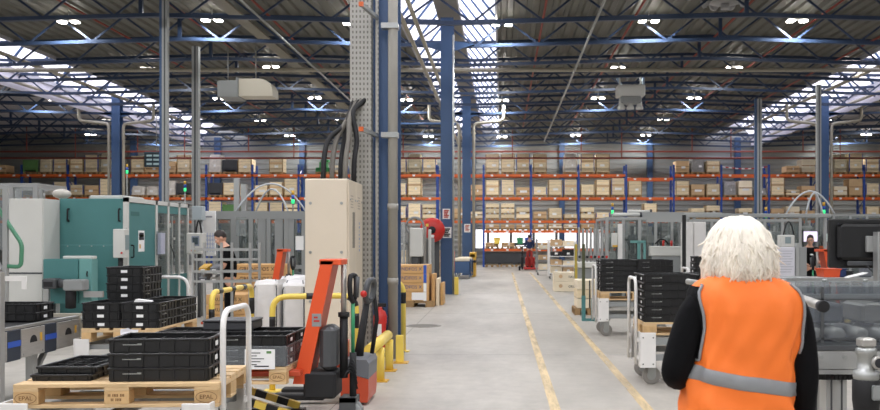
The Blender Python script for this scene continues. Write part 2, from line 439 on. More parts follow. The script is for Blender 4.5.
# lamps
LAMPH = mat('lamp housing', 'C8C8C4', 0.4)
LED = mat('led panel', 'FFF8F0', 0.4, emit=22)
lamp0 = None
lamprows = {28.0: (-12.7, -8.5, -4.35, 0.0, 4.3, 8.65), 35.5: (-13.2, -8.6, -4.35, 0.0, 4.35, 8.65, 13),
            43.0: (-20.2, -12.8, -8.5, -4.35, 0.0, 4.35, 8.7, 17.3), 50.5: (-21, -12.9, -8.6, -4.4, 0.0, 4.3, 8.6, 17.4),
            58.0: (-25.2, -20.6, -13.0, -8.8, -4.5, 0.0, 4.5, 8.8, 22.3)}
for ri, (y, xs) in enumerate(sorted(lamprows.items())):
    for xi, x in enumerate(xs):
        lab = 'twin LED hall lamp under the roof deck, %s lamp row from camera, %s along it' % (ORD[ri], ORD[xi])
        zz = 7.86 + pitch(x) * 0.8; yy = y - 0.45
        if lamp0 is None:
            lamp0 = thing('hall_lamp', lab, 'lamp', (x, yy, zz), 0, 'twin LED lamps of the hall')
            MB().rbox(-0.28, 0.28, -0.05, 0.05, 0.03, 0.09, 0.01).build('housing', LAMPH, lamp0)
            MB().cyl((0, 0, 0.085), (0, 0, 0.33), 0.012, 6).build('hanger', LAMPH, lamp0)
            for s in (-0.19, 0.19):
                MB().rbox(s-0.105, s+0.105, -0.11, 0.11, -0.015, 0.03, 0.012).build('led_panel', LED, lamp0)
        else:
            copy_tree(lamp0, (x, yy, zz), label=lab)
# light: the hall's own lamps (all rows, also those above the camera)
def area(name, loc, sx, sy, power, col=(1, 0.97, 0.92)):
    l = bpy.data.lights.new(name, 'AREA'); l.shape = 'RECTANGLE'; l.size = sx; l.size_y = sy; l.energy = power; l.color = col
    o = bpy.data.objects.new(name, l); COL.objects.link(o); o.location = loc; return o
for y in (-2.0, 5.5, 13.0, 20.5, 28.0, 35.5, 43.0, 50.5, 58.0):
    for x in (-21, -12.8, -8.55, -4.35, 0.0, 4.35, 8.65, 21):
        area('lamp_light', (x, y-0.45, 7.82 + pitch(x)*0.8), 0.5, 0.25, {-2.0: 190, 5.5: 150}.get(y, 112 if y < 49 else 165), (0.985, 0.99, 1.0))
wd = bpy.data.worlds.new('World'); SC.world = wd; wd.use_nodes = True
wd.node_tree.nodes['Background'].inputs[0].default_value = (0.75, 0.85, 1, 1); wd.node_tree.nodes['Background'].inputs[1].default_value = 0.4

# ------------------------------------------------------------------ pipes and services under the roof
for i, x in enumerate((-12.1, -9.3, -6.8, -4.25, 1.2, 3.9, 6.92, 9.3, 12.0)):
    tag(MB().tube([(x, 18, 7.98+pitch(x)), (x, 54, 7.98+pitch(x))], 0.035, 6).build('sprinkler_pipe', REDPIPE),
        'thin red sprinkler pipe along the roof, %s from the beige cabinet side of the hall' % ORD[i] if False else
        'thin red sprinkler pipe running along the roof, %s counted from the teal machine side' % ORD[i], 'pipe', 'red sprinkler branch pipes')
for i, (y, z, r) in enumerate(((53.4, 6.62, 0.05), (54.2, 6.32, 0.055))):
    t = thing('sprinkler_main', ('upper' if i == 0 else 'lower') + ' red sprinkler main crossing the hall before the back wall', 'pipe', (0, y, z))
    MB().tube([(HX0+0.1, 0, 0), (HX1-0.1, 0, 0)], r, 8).build('pipe', REDPIPE, t)
    for k in range(9):
        xx = -27 + 6.3*k + i*2.4
        MB().tube([(xx, 0, 0), (xx, 0, 8.1 - z)], 0.03, 6).build('riser_pipe', REDPIPE, t)
tag(MB().tube([(HX0+0.1, 32.9, 7.55), (HX1-0.1, 32.9, 7.55)], 0.075, 8).build('service_pipe', PIPEBEIGE), 'long straight beige pipe crossing the hall under the trusses', 'pipe')
tag(MB().box(-7.75, -7.38, 16, 52, 7.98, 8.04).build('cable_trunking', mat('dull trunking', '8F8A7C', 0.6)), 'flat beige cable trunking along the roof above the beige cabinet', 'cable tray')
tag(MB().tube([(-6.15, 15, 7.25), (-6.15, 52, 7.25)], 0.03, 6).build('conduit', GALV), 'thin grey conduit along the roof beside the flat trunking', 'pipe')
tag(MB().tube([(2.42, 17, 7.25), (2.42, 54, 7.25)], 0.035, 6).build('conduit', GALV), 'thin grey conduit along the roof above the floor lines', 'pipe')
for i, x in enumerate((-2.52, -2.2)):
    tag(MB().tube([(x, 14, 7.18), (x, 57, 7.18)], 0.06, 8).build('drain_pipe', PIPEBEIGE), 'beige pipe along the central rooflight, %s' % ('on the cabinet side' if i == 0 else 'beside the blue columns'), 'pipe')
for sgn, xs in (('teal machine', (-19.6, -18.8, -16.4)), ('monitor', (13.3, 15.6, 16.5))):
    for i, x in enumerate(xs):
        tag(MB().tube([(x, 14, 7.72), (x, 57, 7.72)], 0.075, 8).build('drain_pipe', PIPEBEIGE), 'pale pipe beneath the rooflight on the %s side, %s of three' % (sgn, ORD[i]), 'pipe')
# rainwater drops at the columns
def raindrop(x, y, side, label):
    p = fillet([(x+side*1.7, y-0.12, 7.9), (x+side*1.7, y-0.12, 7.05), (x+side*0.33, y-0.12, 6.9), (x+side*0.33, y-0.12, 0.01)], 0.2)
    tag(MB().tube(p, 0.07, 8).build('rain_pipe', PIPEBEIGE), label, 'pipe')
raindrop(-1.62, 43, -1, 'bent beige rain pipe on the third blue column, cabinet side'); raindrop(-1.62, 43, 1, 'bent beige rain pipe on the third blue column, aisle side')
raindrop(-17.6, 43, -1, 'bent beige rain pipe on the column beyond the teal machine, outer side'); raindrop(-17.6, 43, 1, 'bent beige rain pipe on the column beyond the teal machine, inner side')
raindrop(14.7, 43, -1, 'bent beige rain pipe on the column behind the monitor, inner side'); raindrop(14.7, 43, 1, 'bent beige rain pipe on the column behind the monitor, outer side')
tag(MB().tube([(X(453.5, 27.6), 27.5, 0.01), (X(453.5, 27.6), 27.5, 7.6)], 0.03, 8).build('conduit', GALV), 'thin grey conduit up the tall blue column with notices', 'pipe')
# ventilation: duct with elbow, heater unit with nozzles, round diffuser
Y0 = 30.2
t = thing('ventilation_duct', 'grey and beige ventilation duct with rounded elbow hanging under trusses', 'duct', (0, Y0, 0))
MB().rbox(X(217, Y0), X(238, Y0), 0.0, 1.0, Z(97, Y0), Z(80, Y0), 0.02).build('duct_box', GREYP, t)
ez0, ez1, ex0, ex1 = Z(95.5, Y0), Z(78, Y0), X(236, Y0), X(272, Y0)
poly = [(ex0, ez0), (ex1, ez0)] + [(ex1 - 0.45*(1-math.cos(a)), ez1 - 0.42 + 0.42*math.sin(a)) for a in [i*PI/12 for i in range(1, 7)]] + [(ex0, ez1)]
MB().prism(poly, 'y', 0.1, 0.9).build('duct_elbow', mat('duct beige', 'C9C2B0', 0.45), t)
MB().rbox(ex0-0.03, ex0+0.06, 0.06, 0.94, ez0-0.04, ez1+0.04, 0.01).build('flange', GREYP, t)
MB().tube([(ex0-0.4, 0.5, ez1-0.1), (ex0-0.4, 0.5, 7.9)], 0.02, 6).build('hanger', GALV, t)
MB().tube([(ex1-0.65, 0.5, ez1-0.1), (ex1-0.65, 0.5, 7.9)], 0.02, 6).build('hanger', GALV, t)
Y0 = 34.0
t = thing('air_heater', 'white hanging air heater with three round nozzles', 'heater', (0, Y0, 0))
xa, xb = X(616.5, Y0), X(644, Y0)
HEATW = mat('heater white', 'D6D6D2', 0.4)
MB().rbox(xa, xb, -0.35, 0.35, Z(97, Y0), Z(86, Y0), 0.03).build('casing', HEATW, t)
MB().rbox(xa+0.12, xb-0.12, -0.3, 0.3, Z(104, Y0), Z(97, Y0)+0.01, 0.04).build('lower_casing', GREYP, t)
for k, u in enumerate((621, 630, 639)):
    x = X(u, Y0)
    nz = MB().lathe([(0.09, 0.0), (0.10, -0.16), (0.14, -0.2), (0.14, -0.28), (0.09, -0.28), (0.08, -0.2)], (x, -0.1, Z(102, Y0)), 'z', 12).build('nozzle', HEATW, t)
for u in (620, 641):
    MB().tube([(X(u, Y0), 0, Z(87, Y0)), (X(u, Y0)-0.03, 0, 7.6)], 0.03, 6).build('hanger', HEATW, t)
    MB().tube([(X(u, Y0)+0.1, 0.1, Z(87, Y0)), (X(u+ (3 if u > 630 else -3), Y0), 0.2, Z(76, Y0))], 0.05, 6).build('pipe_stub', mat('pale blue hose', 'A8BCD4', 0.5), t)
Y0 = 25.6
t = thing('air_diffuser', 'grey air diffuser with round nozzles under the roof ridge', 'diffuser', (X(725, Y0), Y0, Z(2, Y0)))
DIF = mat('diffuser grey', 'A9A9A9', 0.45)
MB().lathe([(0.2, 0.0), (0.42, 0.02), (0.45, 0.25), (0.3, 0.6), (0.3, 1.2)], (0, 0, -0.05), 'z', 20).build('hood', DIF, t)
for k in range(8):
    a = 2*PI*k/8 + 0.3; d = Vector((math.cos(a), math.sin(a), -0.35)).normalized(); p = Vector((math.cos(a)*0.4, math.sin(a)*0.4, 0.1))
    n = MB().tube([p, p+d*0.16, p+d*0.17, p+d*0.26], [0.11, 0.11, 0.14, 0.13], 12).build('nozzle', DIF, t)
    MB().cyl(p+d*0.255, p+d*0.265, 0.10, 12).build('nozzle_opening', DGREY, n)
MB().cyl((0, 0, -0.2), (0, 0, -0.02), 0.12, 14).build('nozzle', DIF, t)
# vertical service posts
def service_post(u, y, ztop, w, label, blue):
    x = X(u, y); t = thing('service_post', label, 'post', (x, y, 0))
    m = MB().box(-w/2, w/2, -w/2, w/2, 0.012, ztop).box(-w*0.12, w*0.12, -w/2-0.004, -w/2, 0.3, ztop, 1)
    m.build('profile', [ALUM, DGREY], t)
    MB().box(-w, w, -w, w, 0, 0.012).build('base_plate', ALUM, t)
    if blue: MB().box(-w/2-0.07, -w/2-0.002, -0.05, 0.05, 0.6, ztop).build('cable_duct', STEELBLUE, t)
    return t
service_post(165.5, 24.0, 7.9, 0.14, 'tall aluminium service post rising behind the teal glass doors', True)
service_post(196, 27.0, 7.15, 0.19, 'grey service post rising behind the operator panel', False)
service_post(759, 30.0, 6.1, 0.15, 'grey service post rising behind the blonde person', True)
service_post(818.5, 27.6, 6.15, 0.13, 'grey service post in front of the blue column behind the monitor', False)
service_post(399, 36.0, 6.0, 0.12, 'thin bluish post beside the grey downpipe with top arm', False)
tag(MB().tube([(X(399, 36), 36, 6.05), (X(399, 36)+2.2, 36, 6.05)], 0.05, 6).build('conduit', STEELBLUE), 'blue horizontal arm on the thin post beside the grey downpipe', 'pipe')
# hanging information screen
Y0 = 45.0
t = thing('information_screen', 'dark information display hanging above the racks near the teal machine', 'screen', (X(156.5, Y0), Y0, Z(159.5, Y0)))
MB().rbox(-0.58, 0.58, -0.05, 0.05, -0.37, 0.37, 0.02).build('casing', mat('display casing', '2F4248', 0.4), t)
d = MB()
for r in range(3):
    for c in range(3): d.box(-0.46+0.33*c, -0.2+0.33*c, -0.056, -0.051, -0.26+0.2*r, -0.17+0.2*r)
d.build('display_field', mat('display rows', 'A9C0C0', 0.4, emit=0.25), t)
MB().tube([(0, 0, 0.36), (0, 0, 2.9)], 0.02, 6).build('hanger', GALV, t)
# ------------------------------------------------------------------ pallet racks along the back wall
RY = 55.5; RD = 1.1; PXM = RY / FPX      # metres per pixel at the rack front
ZL = (5.48, 4.12, 2.75, 2.17)            # beam tops
_m = MB().box(-0.07, 0.07, -0.0015, 0.0015, -0.05, 0.05).mesh('location_tag', PAPER)
TAGM = bpy.data.objects.new('location_tag', _m)
def rack(name_label, us, levels_of, low):
    x_first = X(us[0], RY)
    t = thing('pallet_rack', name_label, 'rack', (0, RY, 0))
    for u in us:
        x = X(u, RY); m = MB()
        for y in (0.0, RD-0.1): m.box(x-0.055, x+0.055, y, y+0.1, 0, 6.05)
        z = 0.4; k = 0
        while z < 5.6:
            m.bar((x, 0.05, z), (x, RD-0.05, z+0.6), 0.04, 0.04) if k % 2 == 0 else m.bar((x, RD-0.05, z), (x, 0.05, z+0.6), 0.04, 0.04)
            z += 0.6; k += 1
        m.build('upright', RACKBLUE, t)
    for i in range(len(us)-1):
        xa, xb = X(us[i], RY)+0.056, X(us[i+1], RY)-0.056
        for z in levels_of(i):
            b = MB().box(xa, xb, -0.03, 0.03, z-0.14, z).box(xa, xb, RD-0.03, RD+0.03, z-0.14, z).build('beam', RACKORANGE, t)
            for k in range(3):
                xx = xa + (xb-xa)*(k+0.5)/3
                o = TAGM.copy(); COL.objects.link(o); o.location = (xx, -0.032, z-0.07); o.parent = b
    return t
UR = [483.5 + 47.6*i for i in range(10)]
UL = [437 - 46.2*i for i in range(11)]
rack('blue and orange pallet rack on the monitor side of the aisle, full of crates',
     UR, lambda i: ((5.27 if i == 3 else ZL[0]), ZL[1], ZL[2]) + ((ZL[3], 1.08) if i < 3 else ()), True)
rack('blue and orange pallet rack on the teal machine side, full of crates', UL, lambda i: ZL[:3], False)
xa, xb = X(437, RY)+0.06, X(483.5, RY)-0.06
t = thing('rack_bridge', 'orange rack beams bridging the gap between both racks behind blue columns', 'rack', (0, RY, 0))
for z in ZL[:3]:
    MB().box(xa, xb, -0.03, 0.03, z-0.14, z).build('beam', RACKORANGE, t)
    MB().box(xa, xb, RD-0.03, RD+0.03, z-0.14, z).build('beam', RACKORANGE, t)
# red and white chains closing empty top bays
def chain(u0, u1, v, label):
    t = thing('barrier_chain', label, 'chain', (0, RY+0.2, 0)); n = 14
    for k in range(2):
        m = MB()
        for i in range(n):
            if i % 2 == k: m.bar((X(u0+(u1-u0)*i/n, RY), 0, Z(v, RY)-0.12*math.sin(PI*i/n)), (X(u0+(u1-u0)*(i+1)/n, RY), 0, Z(v, RY)-0.12*math.sin(PI*(i+1)/n)), 0.06, 0.06)
        m.build('red_links' if k else 'white_links', RED if k else PAPER, t)
chain(628, 673, 177.5, 'red and white chain closing the lowered top bay of the rack'); chain(723, 768, 166.5, 'red and white chain closing the empty top bay by the wall column')
# goods
pallet0 = None
def small_pallet(x, y, z, label):
    global pallet0
    if pallet0 is None:
        m = MB()
        for k in range(5): m.box(-0.4+0.162*k, -0.4+0.162*k+0.14, 0, 1.0, 0.122, 0.144)
        for yy in (0, 0.44, 0.9): m.box(-0.4, 0.4, yy, yy+0.1, 0.1, 0.122)
        for xx in (-0.4, -0.07, 0.26):
            for yy in (0, 0.44, 0.9): m.box(xx, xx+0.14, yy, yy+0.1, 0.022, 0.1)
            m.box(xx, xx+0.14, 0, 1.0, 0, 0.022)
        pallet0 = m.build('pallet', WOODD); pallet0.location = (x, y, z)
        return tag(pallet0, label, 'pallet', 'pallets in the racks')
    o = pallet0.copy(); COL.objects.link(o); o.location = (x, y, z); o['label'] = label
    return o
LOOK = {'c': ('wooden_crate', 'pale wooden crate', 'crate'), 'C': ('wooden_crate', 'tall banded wooden crate', 'crate'), 'k': ('carton', 'brown cardboard carton', 'box'),
        'p': ('carton', 'pale cardboard carton', 'box'), 'w': ('wrapped_load', 'white film-wrapped load', 'load'), 'f': ('wrapped_load', 'grey film-wrapped load', 'load'),
        'd': ('plastic_bin', 'dark grey plastic bin', 'bin'), 'g': ('plastic_bin', 'green plastic crate', 'bin'), 's': ('stacked_crate', 'tiered wooden crate', 'crate'),
        'W': ('wrapped_load', 'film-wrapped wooden crate', 'load'), 'G': ('machine_part', 'green machine part', 'machine part')}
def goods(kind, x, y, z, w, d, h, where):
    name, look, cat = LOOK[kind]
    t = thing(name, look + ' ' + where, cat, (x, y, z), 0, 'goods stored in the racks')
    if kind in 'cCk p'.replace(' ', ''):
        m = {'c': CRATE, 'C': CRATE, 'k': CARTON, 'p': PALEBOX}[kind]
        MB().rbox(-w/2, w/2, 0, d, 0, h, 0.012).build('body', m, t)
        if kind in 'cC':
            cm = RACKBLUE if RND.random() < 0.45 else WOODD
            MB().box(w/2-0.03, w/2+0.012, -0.012, 0.06, 0.03, h-0.02).build('corner_post', cm, t)
            MB().box(-w/2-0.012, -w/2+0.03, -0.012, 0.06, 0.03, h-0.02).build('corner_post', cm, t)
            if kind == 'C': MB().box(-w/2-0.005, w/2+0.005, -0.006, 0.0, h*0.52, h*0.66).build('dark_board', CARTON, t)
        else:
            MB().box(-w*0.5, w*0.5, -0.004, -0.001, h*0.5-0.03, h*0.5+0.03).build('tape', mat('parcel tape %d' % len(MATS), 'A8845C', 0.3), t)
    elif kind in 'wfW':
        m = {'w': WRAP, 'f': FILMGREY, 'W': CRATE}[kind]
        mb = MB(); n = 14
        rings = []
        for q in range(5):
            zz = h*q/4; k = (1, 1, 0.98, 0.97, 0.84)[q]
            for j in range(n):
                a = 2*PI*(j+0.5)/n; ca, sa = math.cos(a), math.sin(a)
                e = 0.35; xx = math.copysign(abs(ca)**e, ca)*w/2*k*(1+RND.uniform(-.03, .03)); yy = d/2+math.copysign(abs(sa)**e, sa)*d/2*k
                rings.append((xx, yy, zz + (RND.uniform(-.05, .03) if q == 4 else 0)))
        fs = [(q*n+j, q*n+(j+1) % n, (q+1)*n+(j+1) % n, (q+1)*n+j) for q in range(4) for j in range(n)]
        fs += [tuple(range(n-1, -1, -1)), tuple(range(4*n, 5*n))]
        mb.add(rings, fs).build('wrapped_goods', m, t)
        if kind == 'W': MB().box(-w/2-0.012, w/2+0.012, -0.012, d+0.012, 0.01, h+0.012).build('film', FILM, t)
    elif kind in 'dg':
        m = DARKCRATE if kind == 'd' else GREENCR
        mb = MB().box(-w/2, w/2, 0, 0.03, 0.06, h).box(-w/2, w/2, d-0.03, d, 0.06, h).box(-w/2, -w/2+0.03, 0.03, d-0.03, 0.06, h).box(w/2-0.03, w/2, 0.03, d-0.03, 0.06, h).box(-w/2, w/2, 0, d, 0.06, 0.1)
        for sx in (-1, 1): mb.box(sx*w/2-0.05, sx*w/2+0.05, -0.02, 0.06, 0, h)
        mb.build('body', m, t); MB().box(-w/2+0.03, w/2-0.03, 0.03, d-0.03, 0.1, h-0.08).build('contents', GREYBIN, t)
    elif kind == 's':
        n = max(2, round(h/0.36))
        for i in range(n):
            z0 = h*i/n; hh = h/n
            MB().rbox(-w/2, w/2, 0, d, z0, z0+hh*0.72, 0.01).build('crate', CRATE, t)
            if i < n-1:
                f = MB()
                for xx in (-w/2+0.08, 0, w/2-0.08): f.box(xx-0.07, xx+0.07, 0, d, z0+hh*0.72, z0+hh)
                f.build('runner', WOODD, t)
    elif kind == 'G':
        MB().rbox(-w/2, w/2, 0, d, 0, h*0.35, 0.02).rbox(-w*0.25, w*0.3, 0.1, d*0.8, h*0.35, h*0.8, 0.03).rbox(-w*0.15, w*0.45, 0.1, d*0.7, h*0.8, h, 0.03).build('casting', mat('green casting', '2F8A4A', 0.4), t)
    if kind not in 'dgG':
        MB().box(-0.05+RND.uniform(-.15, .15), 0.13+RND.uniform(-.1, .1), -0.010, -0.006, h*0.3, h*0.3+0.13).build('sticker', PAPER, t)
    return t
LEV = ('top', 'second', 'third', 'fourth')
SLOT = ('first', 'middle', 'last')
def bay(us, i, lev, items, side, zover=None):
    u0, u1 = us[i], us[i+1]
    lo = min(u0, u1); step = abs(u1-u0) / 3
    for s, it in items:
        kind, px = it[0], float(it[1:])
        k = s if side == 'monitor' else 2 - s
        uc = lo + 1.2 + (s+0.5)*(step-0.5); x = X(uc, RY)
        z = zover if zover is not None else ZL[lev]
        where = 'on %s shelf, %s-side rack, %s bay from aisle, %s place' % (LEV[lev], side, ORD[i], SLOT[k])
        small_pallet(x, RY+0.03, z+0.001, 'wooden pallet ' + where)
        h = px*PXM - 0.146
        w = 0.78 if kind not in 'wf' else 0.82
        goods(kind, x, RY+0.06, z+0.146, w, 0.98, max(0.2, h), where)
def row(us, side, spec):
    for i, lev, line in spec:
        items = [(s, it) for s, it in enumerate(line.split()) if it != '-']
        bay(us, i, lev, items, side, 5.27 if (side == 'monitor' and i == 3 and lev == 0) else None)
row(UR, 'monitor', [
    (0, 0, 'c20.5 c20.5 C20.5'), (0, 1, 'C17 c17.5 k10'), (0, 2, 's18.5 s18.5 s15'), (0, 3, 'k6 k6 k5.5'),
    (1, 0, 'C20.5 - w21'), (1, 1, 'c10.5 c17.5 C17.5'), (1, 2, 'k9 c12.5 c6.5'), (1, 3, 'k6.5 p7 p6'),
    (2, 0, 'C20.5 c20.5 -'), (2, 1, 'c13 C17.5 C19'), (2, 2, 's15 c8 -'), (2, 3, 'k6 - p6'),
    (3, 1, 'c16.5 - -'), (3, 2, 'w11 c17 k8'),
    (4, 0, 'k13.5 f17.5 C13.5'), (4, 1, 'C16.5 k13 c13.5'), (4, 2, 'k9 s14 s17'),
    (5, 1, 'f16 p16.5 f9'), (5, 2, '- s14 -'),
    (6, 0, '- k8.5 p15'), (6, 1, 'C19.5 s8.5 k11.5'), (6, 2, 'k12 p14 k10'),
    (7, 0, 'C16 W20.5 c21'), (7, 1, 'k14 p11 k18.5'), (7, 2, 'p12 - -'),
    (8, 0, 'C17.5 c18 c16'), (8, 1, 'c14 k12 c13'), (8, 2, 'c14 k12 c13')])
row(UL, 'machine', [
    (0, 0, 'c16 W21 c17'), (0, 1, 'c14 C19.5 -'), (0, 2, 'c14 c17 s18'),
    (2, 0, '- G15 p9'),
    (3, 0, '- C17 -'), (3, 1, 'c12 C15.5 c18.5'), (3, 2, 'c18 c18 s18'),
    (4, 0, 'w20 d14.5 c15.5'), (4, 1, 'd14.5 c14.5 -'), (4, 2, 'c19 g16 -'),
    (5, 0, 'k13 c19.5 -'), (5, 1, 'w17 d14 -'),
    (6, 0, '- c18.5 k9'), (6, 1, '- w11.5 w11'),
    (7, 0, 'C15.5 c19.5 W22'), (7, 1, 'C12.5 k12 c18.5'), (7, 2, '- - c16'),
    (8, 0, 'g14.5 W17.5 C15.5'), (8, 1, 'd13 w11 C15.5'),
    (9, 0, 'C19 k9.5 -'), (9, 1, 'k11 c11 -')])
# the bridge bay
for u, z, k, px, wh in ((477, ZL[1], 'k', 12.5, 'on the second bridge beam between blue columns'), (477, ZL[2], 's', 10, 'on the third bridge beam beside the small column'), (459, ZL[2], 'k', 12, 'on the third bridge beam between two blue columns')):
    small_pallet(X(u, RY), RY+0.03, z+0.001, 'wooden pallet ' + wh); goods(k, X(u, RY), RY+0.06, z+0.146, 0.78, 0.98, px*PXM-0.146, wh)
# floor level of the rack by the aisle: packed pallets, cartons and small bins
for i, (u, px, kind) in enumerate(((492, 5.5, 'k'), (508, 6, 'k'), (522, 5, 'd'), (541, 6, 'k'), (557, 6, 'p'))):
    wh = 'on the lowest orange beam by bright windows, %s from the columns' % ORD[i]
    small_pallet(X(u, RY), RY+0.03, 1.081, 'wooden pallet ' + wh)
    goods(kind, X(u, RY), RY+0.06, 1.226, 0.78, 0.9, 0.22, wh)
for i, (u, kind) in enumerate(((492, 'd'), (507, 'd'), (522, 'd'))):
    wh = 'on the floor under the lowest orange beam, %s from the columns' % ORD[i]
    small_pallet(X(u, RY), RY+0.06, 0.001, 'wooden pallet ' + wh)
    goods(kind, X(u, RY), RY+0.09, 0.146, 0.8, 0.95, 0.72, wh)
for u, m, c in ((497, YELLOW, 'yellow'), (520, GREEN, 'green'), (528, WBLUE, 'blue')):
    t = thing('small_bin', 'small %s bin hanging above the packed pallets by bright windows' % c, 'bin', (X(u, RY-0.2), RY-0.2, 1.5))
    MB().prism([(-0.15, -0.13), (0.15, -0.13), (0.19, 0.2), (-0.19, 0.2)], 'y', -0.15, 0.12).build('body', m, t)
    MB().box(-0.21, 0.21, -0.17, 0.14, 0.2, 0.24).build('rim', m, t)
    MB().box(-0.02, 0.02, 0.125, 0.16, -0.45, 0.55).build('hanging_bracket', DGREY, t)
# ------------------------------------------------------------------ EUR pallets, trays, trolleys (prototypes, then copies)
def euro_pallet(label, loc, rotz=0, marks=True, size=(1.2, 0.8)):
    t = thing('euro_pallet', label, 'pallet', loc, rotz, 'wooden pallets under black trays')
    lx, ly = size
    d = MB()
    for k in range(5):
        w = 0.145 if k % 2 == 0 else 0.1
        c = -ly/2 + 0.0725 + (ly-0.145)*k/4
        d.rbox(-lx/2, lx/2, c-w/2, c+w/2, 0.122, 0.144, 0.002)
    d.build('top_deck', WOOD, t)
    for x in (-lx/2+0.0725, 0, lx/2-0.0725):
        MB().rbox(x-0.0725, x+0.0725, -ly/2, ly/2, 0.1, 0.1215, 0.002).build('cross_board', WOOD, t)
    for y, w in ((-ly/2+0.05, 0.1), (0, 0.145), (ly/2-0.05, 0.1)):
        MB().rbox(-lx/2, lx/2, y-w/2, y+w/2, 0, 0.0215, 0.002).build('bottom_board', WOOD, t)
        for i, x in enumerate((-lx/2+0.0725, 0, lx/2-0.0725)):
            b = MB().rbox(x-0.0725, x+0.0725, y-w/2, y+w/2, 0.022, 0.0995, 0.003).build('block', WOODX, t)
            if y < -0.1 and marks:
                if i == 1:
                    pm = MB()
                    for q in range(11):
                        if q not in (2, 7): pm.box(x-0.05+0.009*q, x-0.0445+0.009*q, y-w/2-0.0012, y-w/2-0.0004, 0.066, 0.082)
                        if 1 < q < 9 and q != 4: pm.box(x-0.05+0.009*q, x-0.0445+0.009*q, y-w/2-0.0012, y-w/2-0.0004, 0.04, 0.056)
                    pm.build('burnt_marking', BURN, b)
                else:
                    text('EPAL', 0.036, BURN, b, (x, y-w/2-0.001, 0.06), name='brand_mark', sx=1.05)
                    ov = [(x+0.062*math.cos(2*PI*k/28), y-w/2-0.001, 0.06+0.032*math.sin(2*PI*k/28)) for k in range(29)]
                    MB().tube(ov, 0.0016, 4).build('brand_oval', BURN, b)
    return t
def tray_mesh(L=0.6, W=0.4, H=0.086, shallow=False):
    m = MB(); i = 0.012; t = 0.006
    m.box(-L/2+i, L/2-i, -W/2+i, W/2-i, 0.0, 0.008)
    for s in (-1, 1):
        m.box(-L/2+i, L/2-i, s*(W/2-i)-t/2, s*(W/2-i)+t/2, 0.008, H-0.01); m.box(s*(L/2-i)-t/2, s*(L/2-i)+t/2, -W/2+i, W/2-i, 0.008, H-0.01)
        m.rbox(-L/2, L/2, s*W/2-(0.018 if s > 0 else 0), s*W/2+(0.018 if s < 0 else 0), H-0.016, H-0.001, 0.003)
        m.rbox(s*L/2-(0.018 if s > 0 else 0), s*L/2+(0.018 if s < 0 else 0), -W/2+0.018, W/2-0.018, H-0.016, H-0.001, 0.003)
        for k in range(7):
            x = -L/2+0.03+(L-0.06)*k/6; m.box(x-0.003, x+0.003, min(s*(W/2-0.009), s*(W/2-0.001)), max(s*(W/2-0.009), s*(W/2-0.001)), 0.004, H-0.016)
        for k in range(5):
            y = -W/2+0.03+(W-0.06)*k/4; m.box(min(s*(L/2-0.009), s*(L/2-0.001)), max(s*(L/2-0.009), s*(L/2-0.001)), y-0.003, y+0.003, 0.004, H-0.016)
    for k in range(1, 5): x = -L/2+L*k/5; m.box(x-0.003, x+0.003, -W/2+i, W/2-i, 0.008, H*0.72)
    for k in range(1, 3): y = -W/2+W*k/3; m.box(-L/2+i, L/2-i, y-0.003, y+0.003, 0.008, H*0.72)
    return m
HT = 0.0875
tray0 = None
def tray(label, loc, rotz=0, h=0.086, group='black stacking trays'):
    global tray0
    if tray0 is None:
        tray0 = thing('stacking_tray', label, 'tray', loc, rotz, group)
        tray_mesh().build('body', BLACK, tray0)
        for s in (-1, 1):
            MB().box(s*(0.3-0.0005)-0.0006, s*(0.3-0.0005)+0.0006, -0.035, 0.035, 0.022, 0.052).build('sticker', PAPER, tray0)
            c = MB().box(-0.21, -0.1, s*0.199-0.0015, s*0.199+0.0015, 0.046, 0.051).box(-0.125, -0.1, s*0.199-0.0015, s*0.199+0.0015, 0.0513, 0.056)
            c.build('card_holder', GALV, tray0)
        return tray0
    return copy_tree(tray0, loc, rotz, label, group)
NUM = ['bottom', 'second', 'third', 'fourth', 'fifth', 'sixth', 'seventh']
def tray_stack(n, loc, rotz, where, jig=0.004):
    for k in range(n):
        lev = 'topmost' if k == n-1 else NUM[k]
        tray('%s black tray %s' % (lev, where), (loc[0]+RND.uniform(-jig, jig), loc[1]+RND.uniform(-jig, jig), loc[2]+0.001+k*HT), rotz)
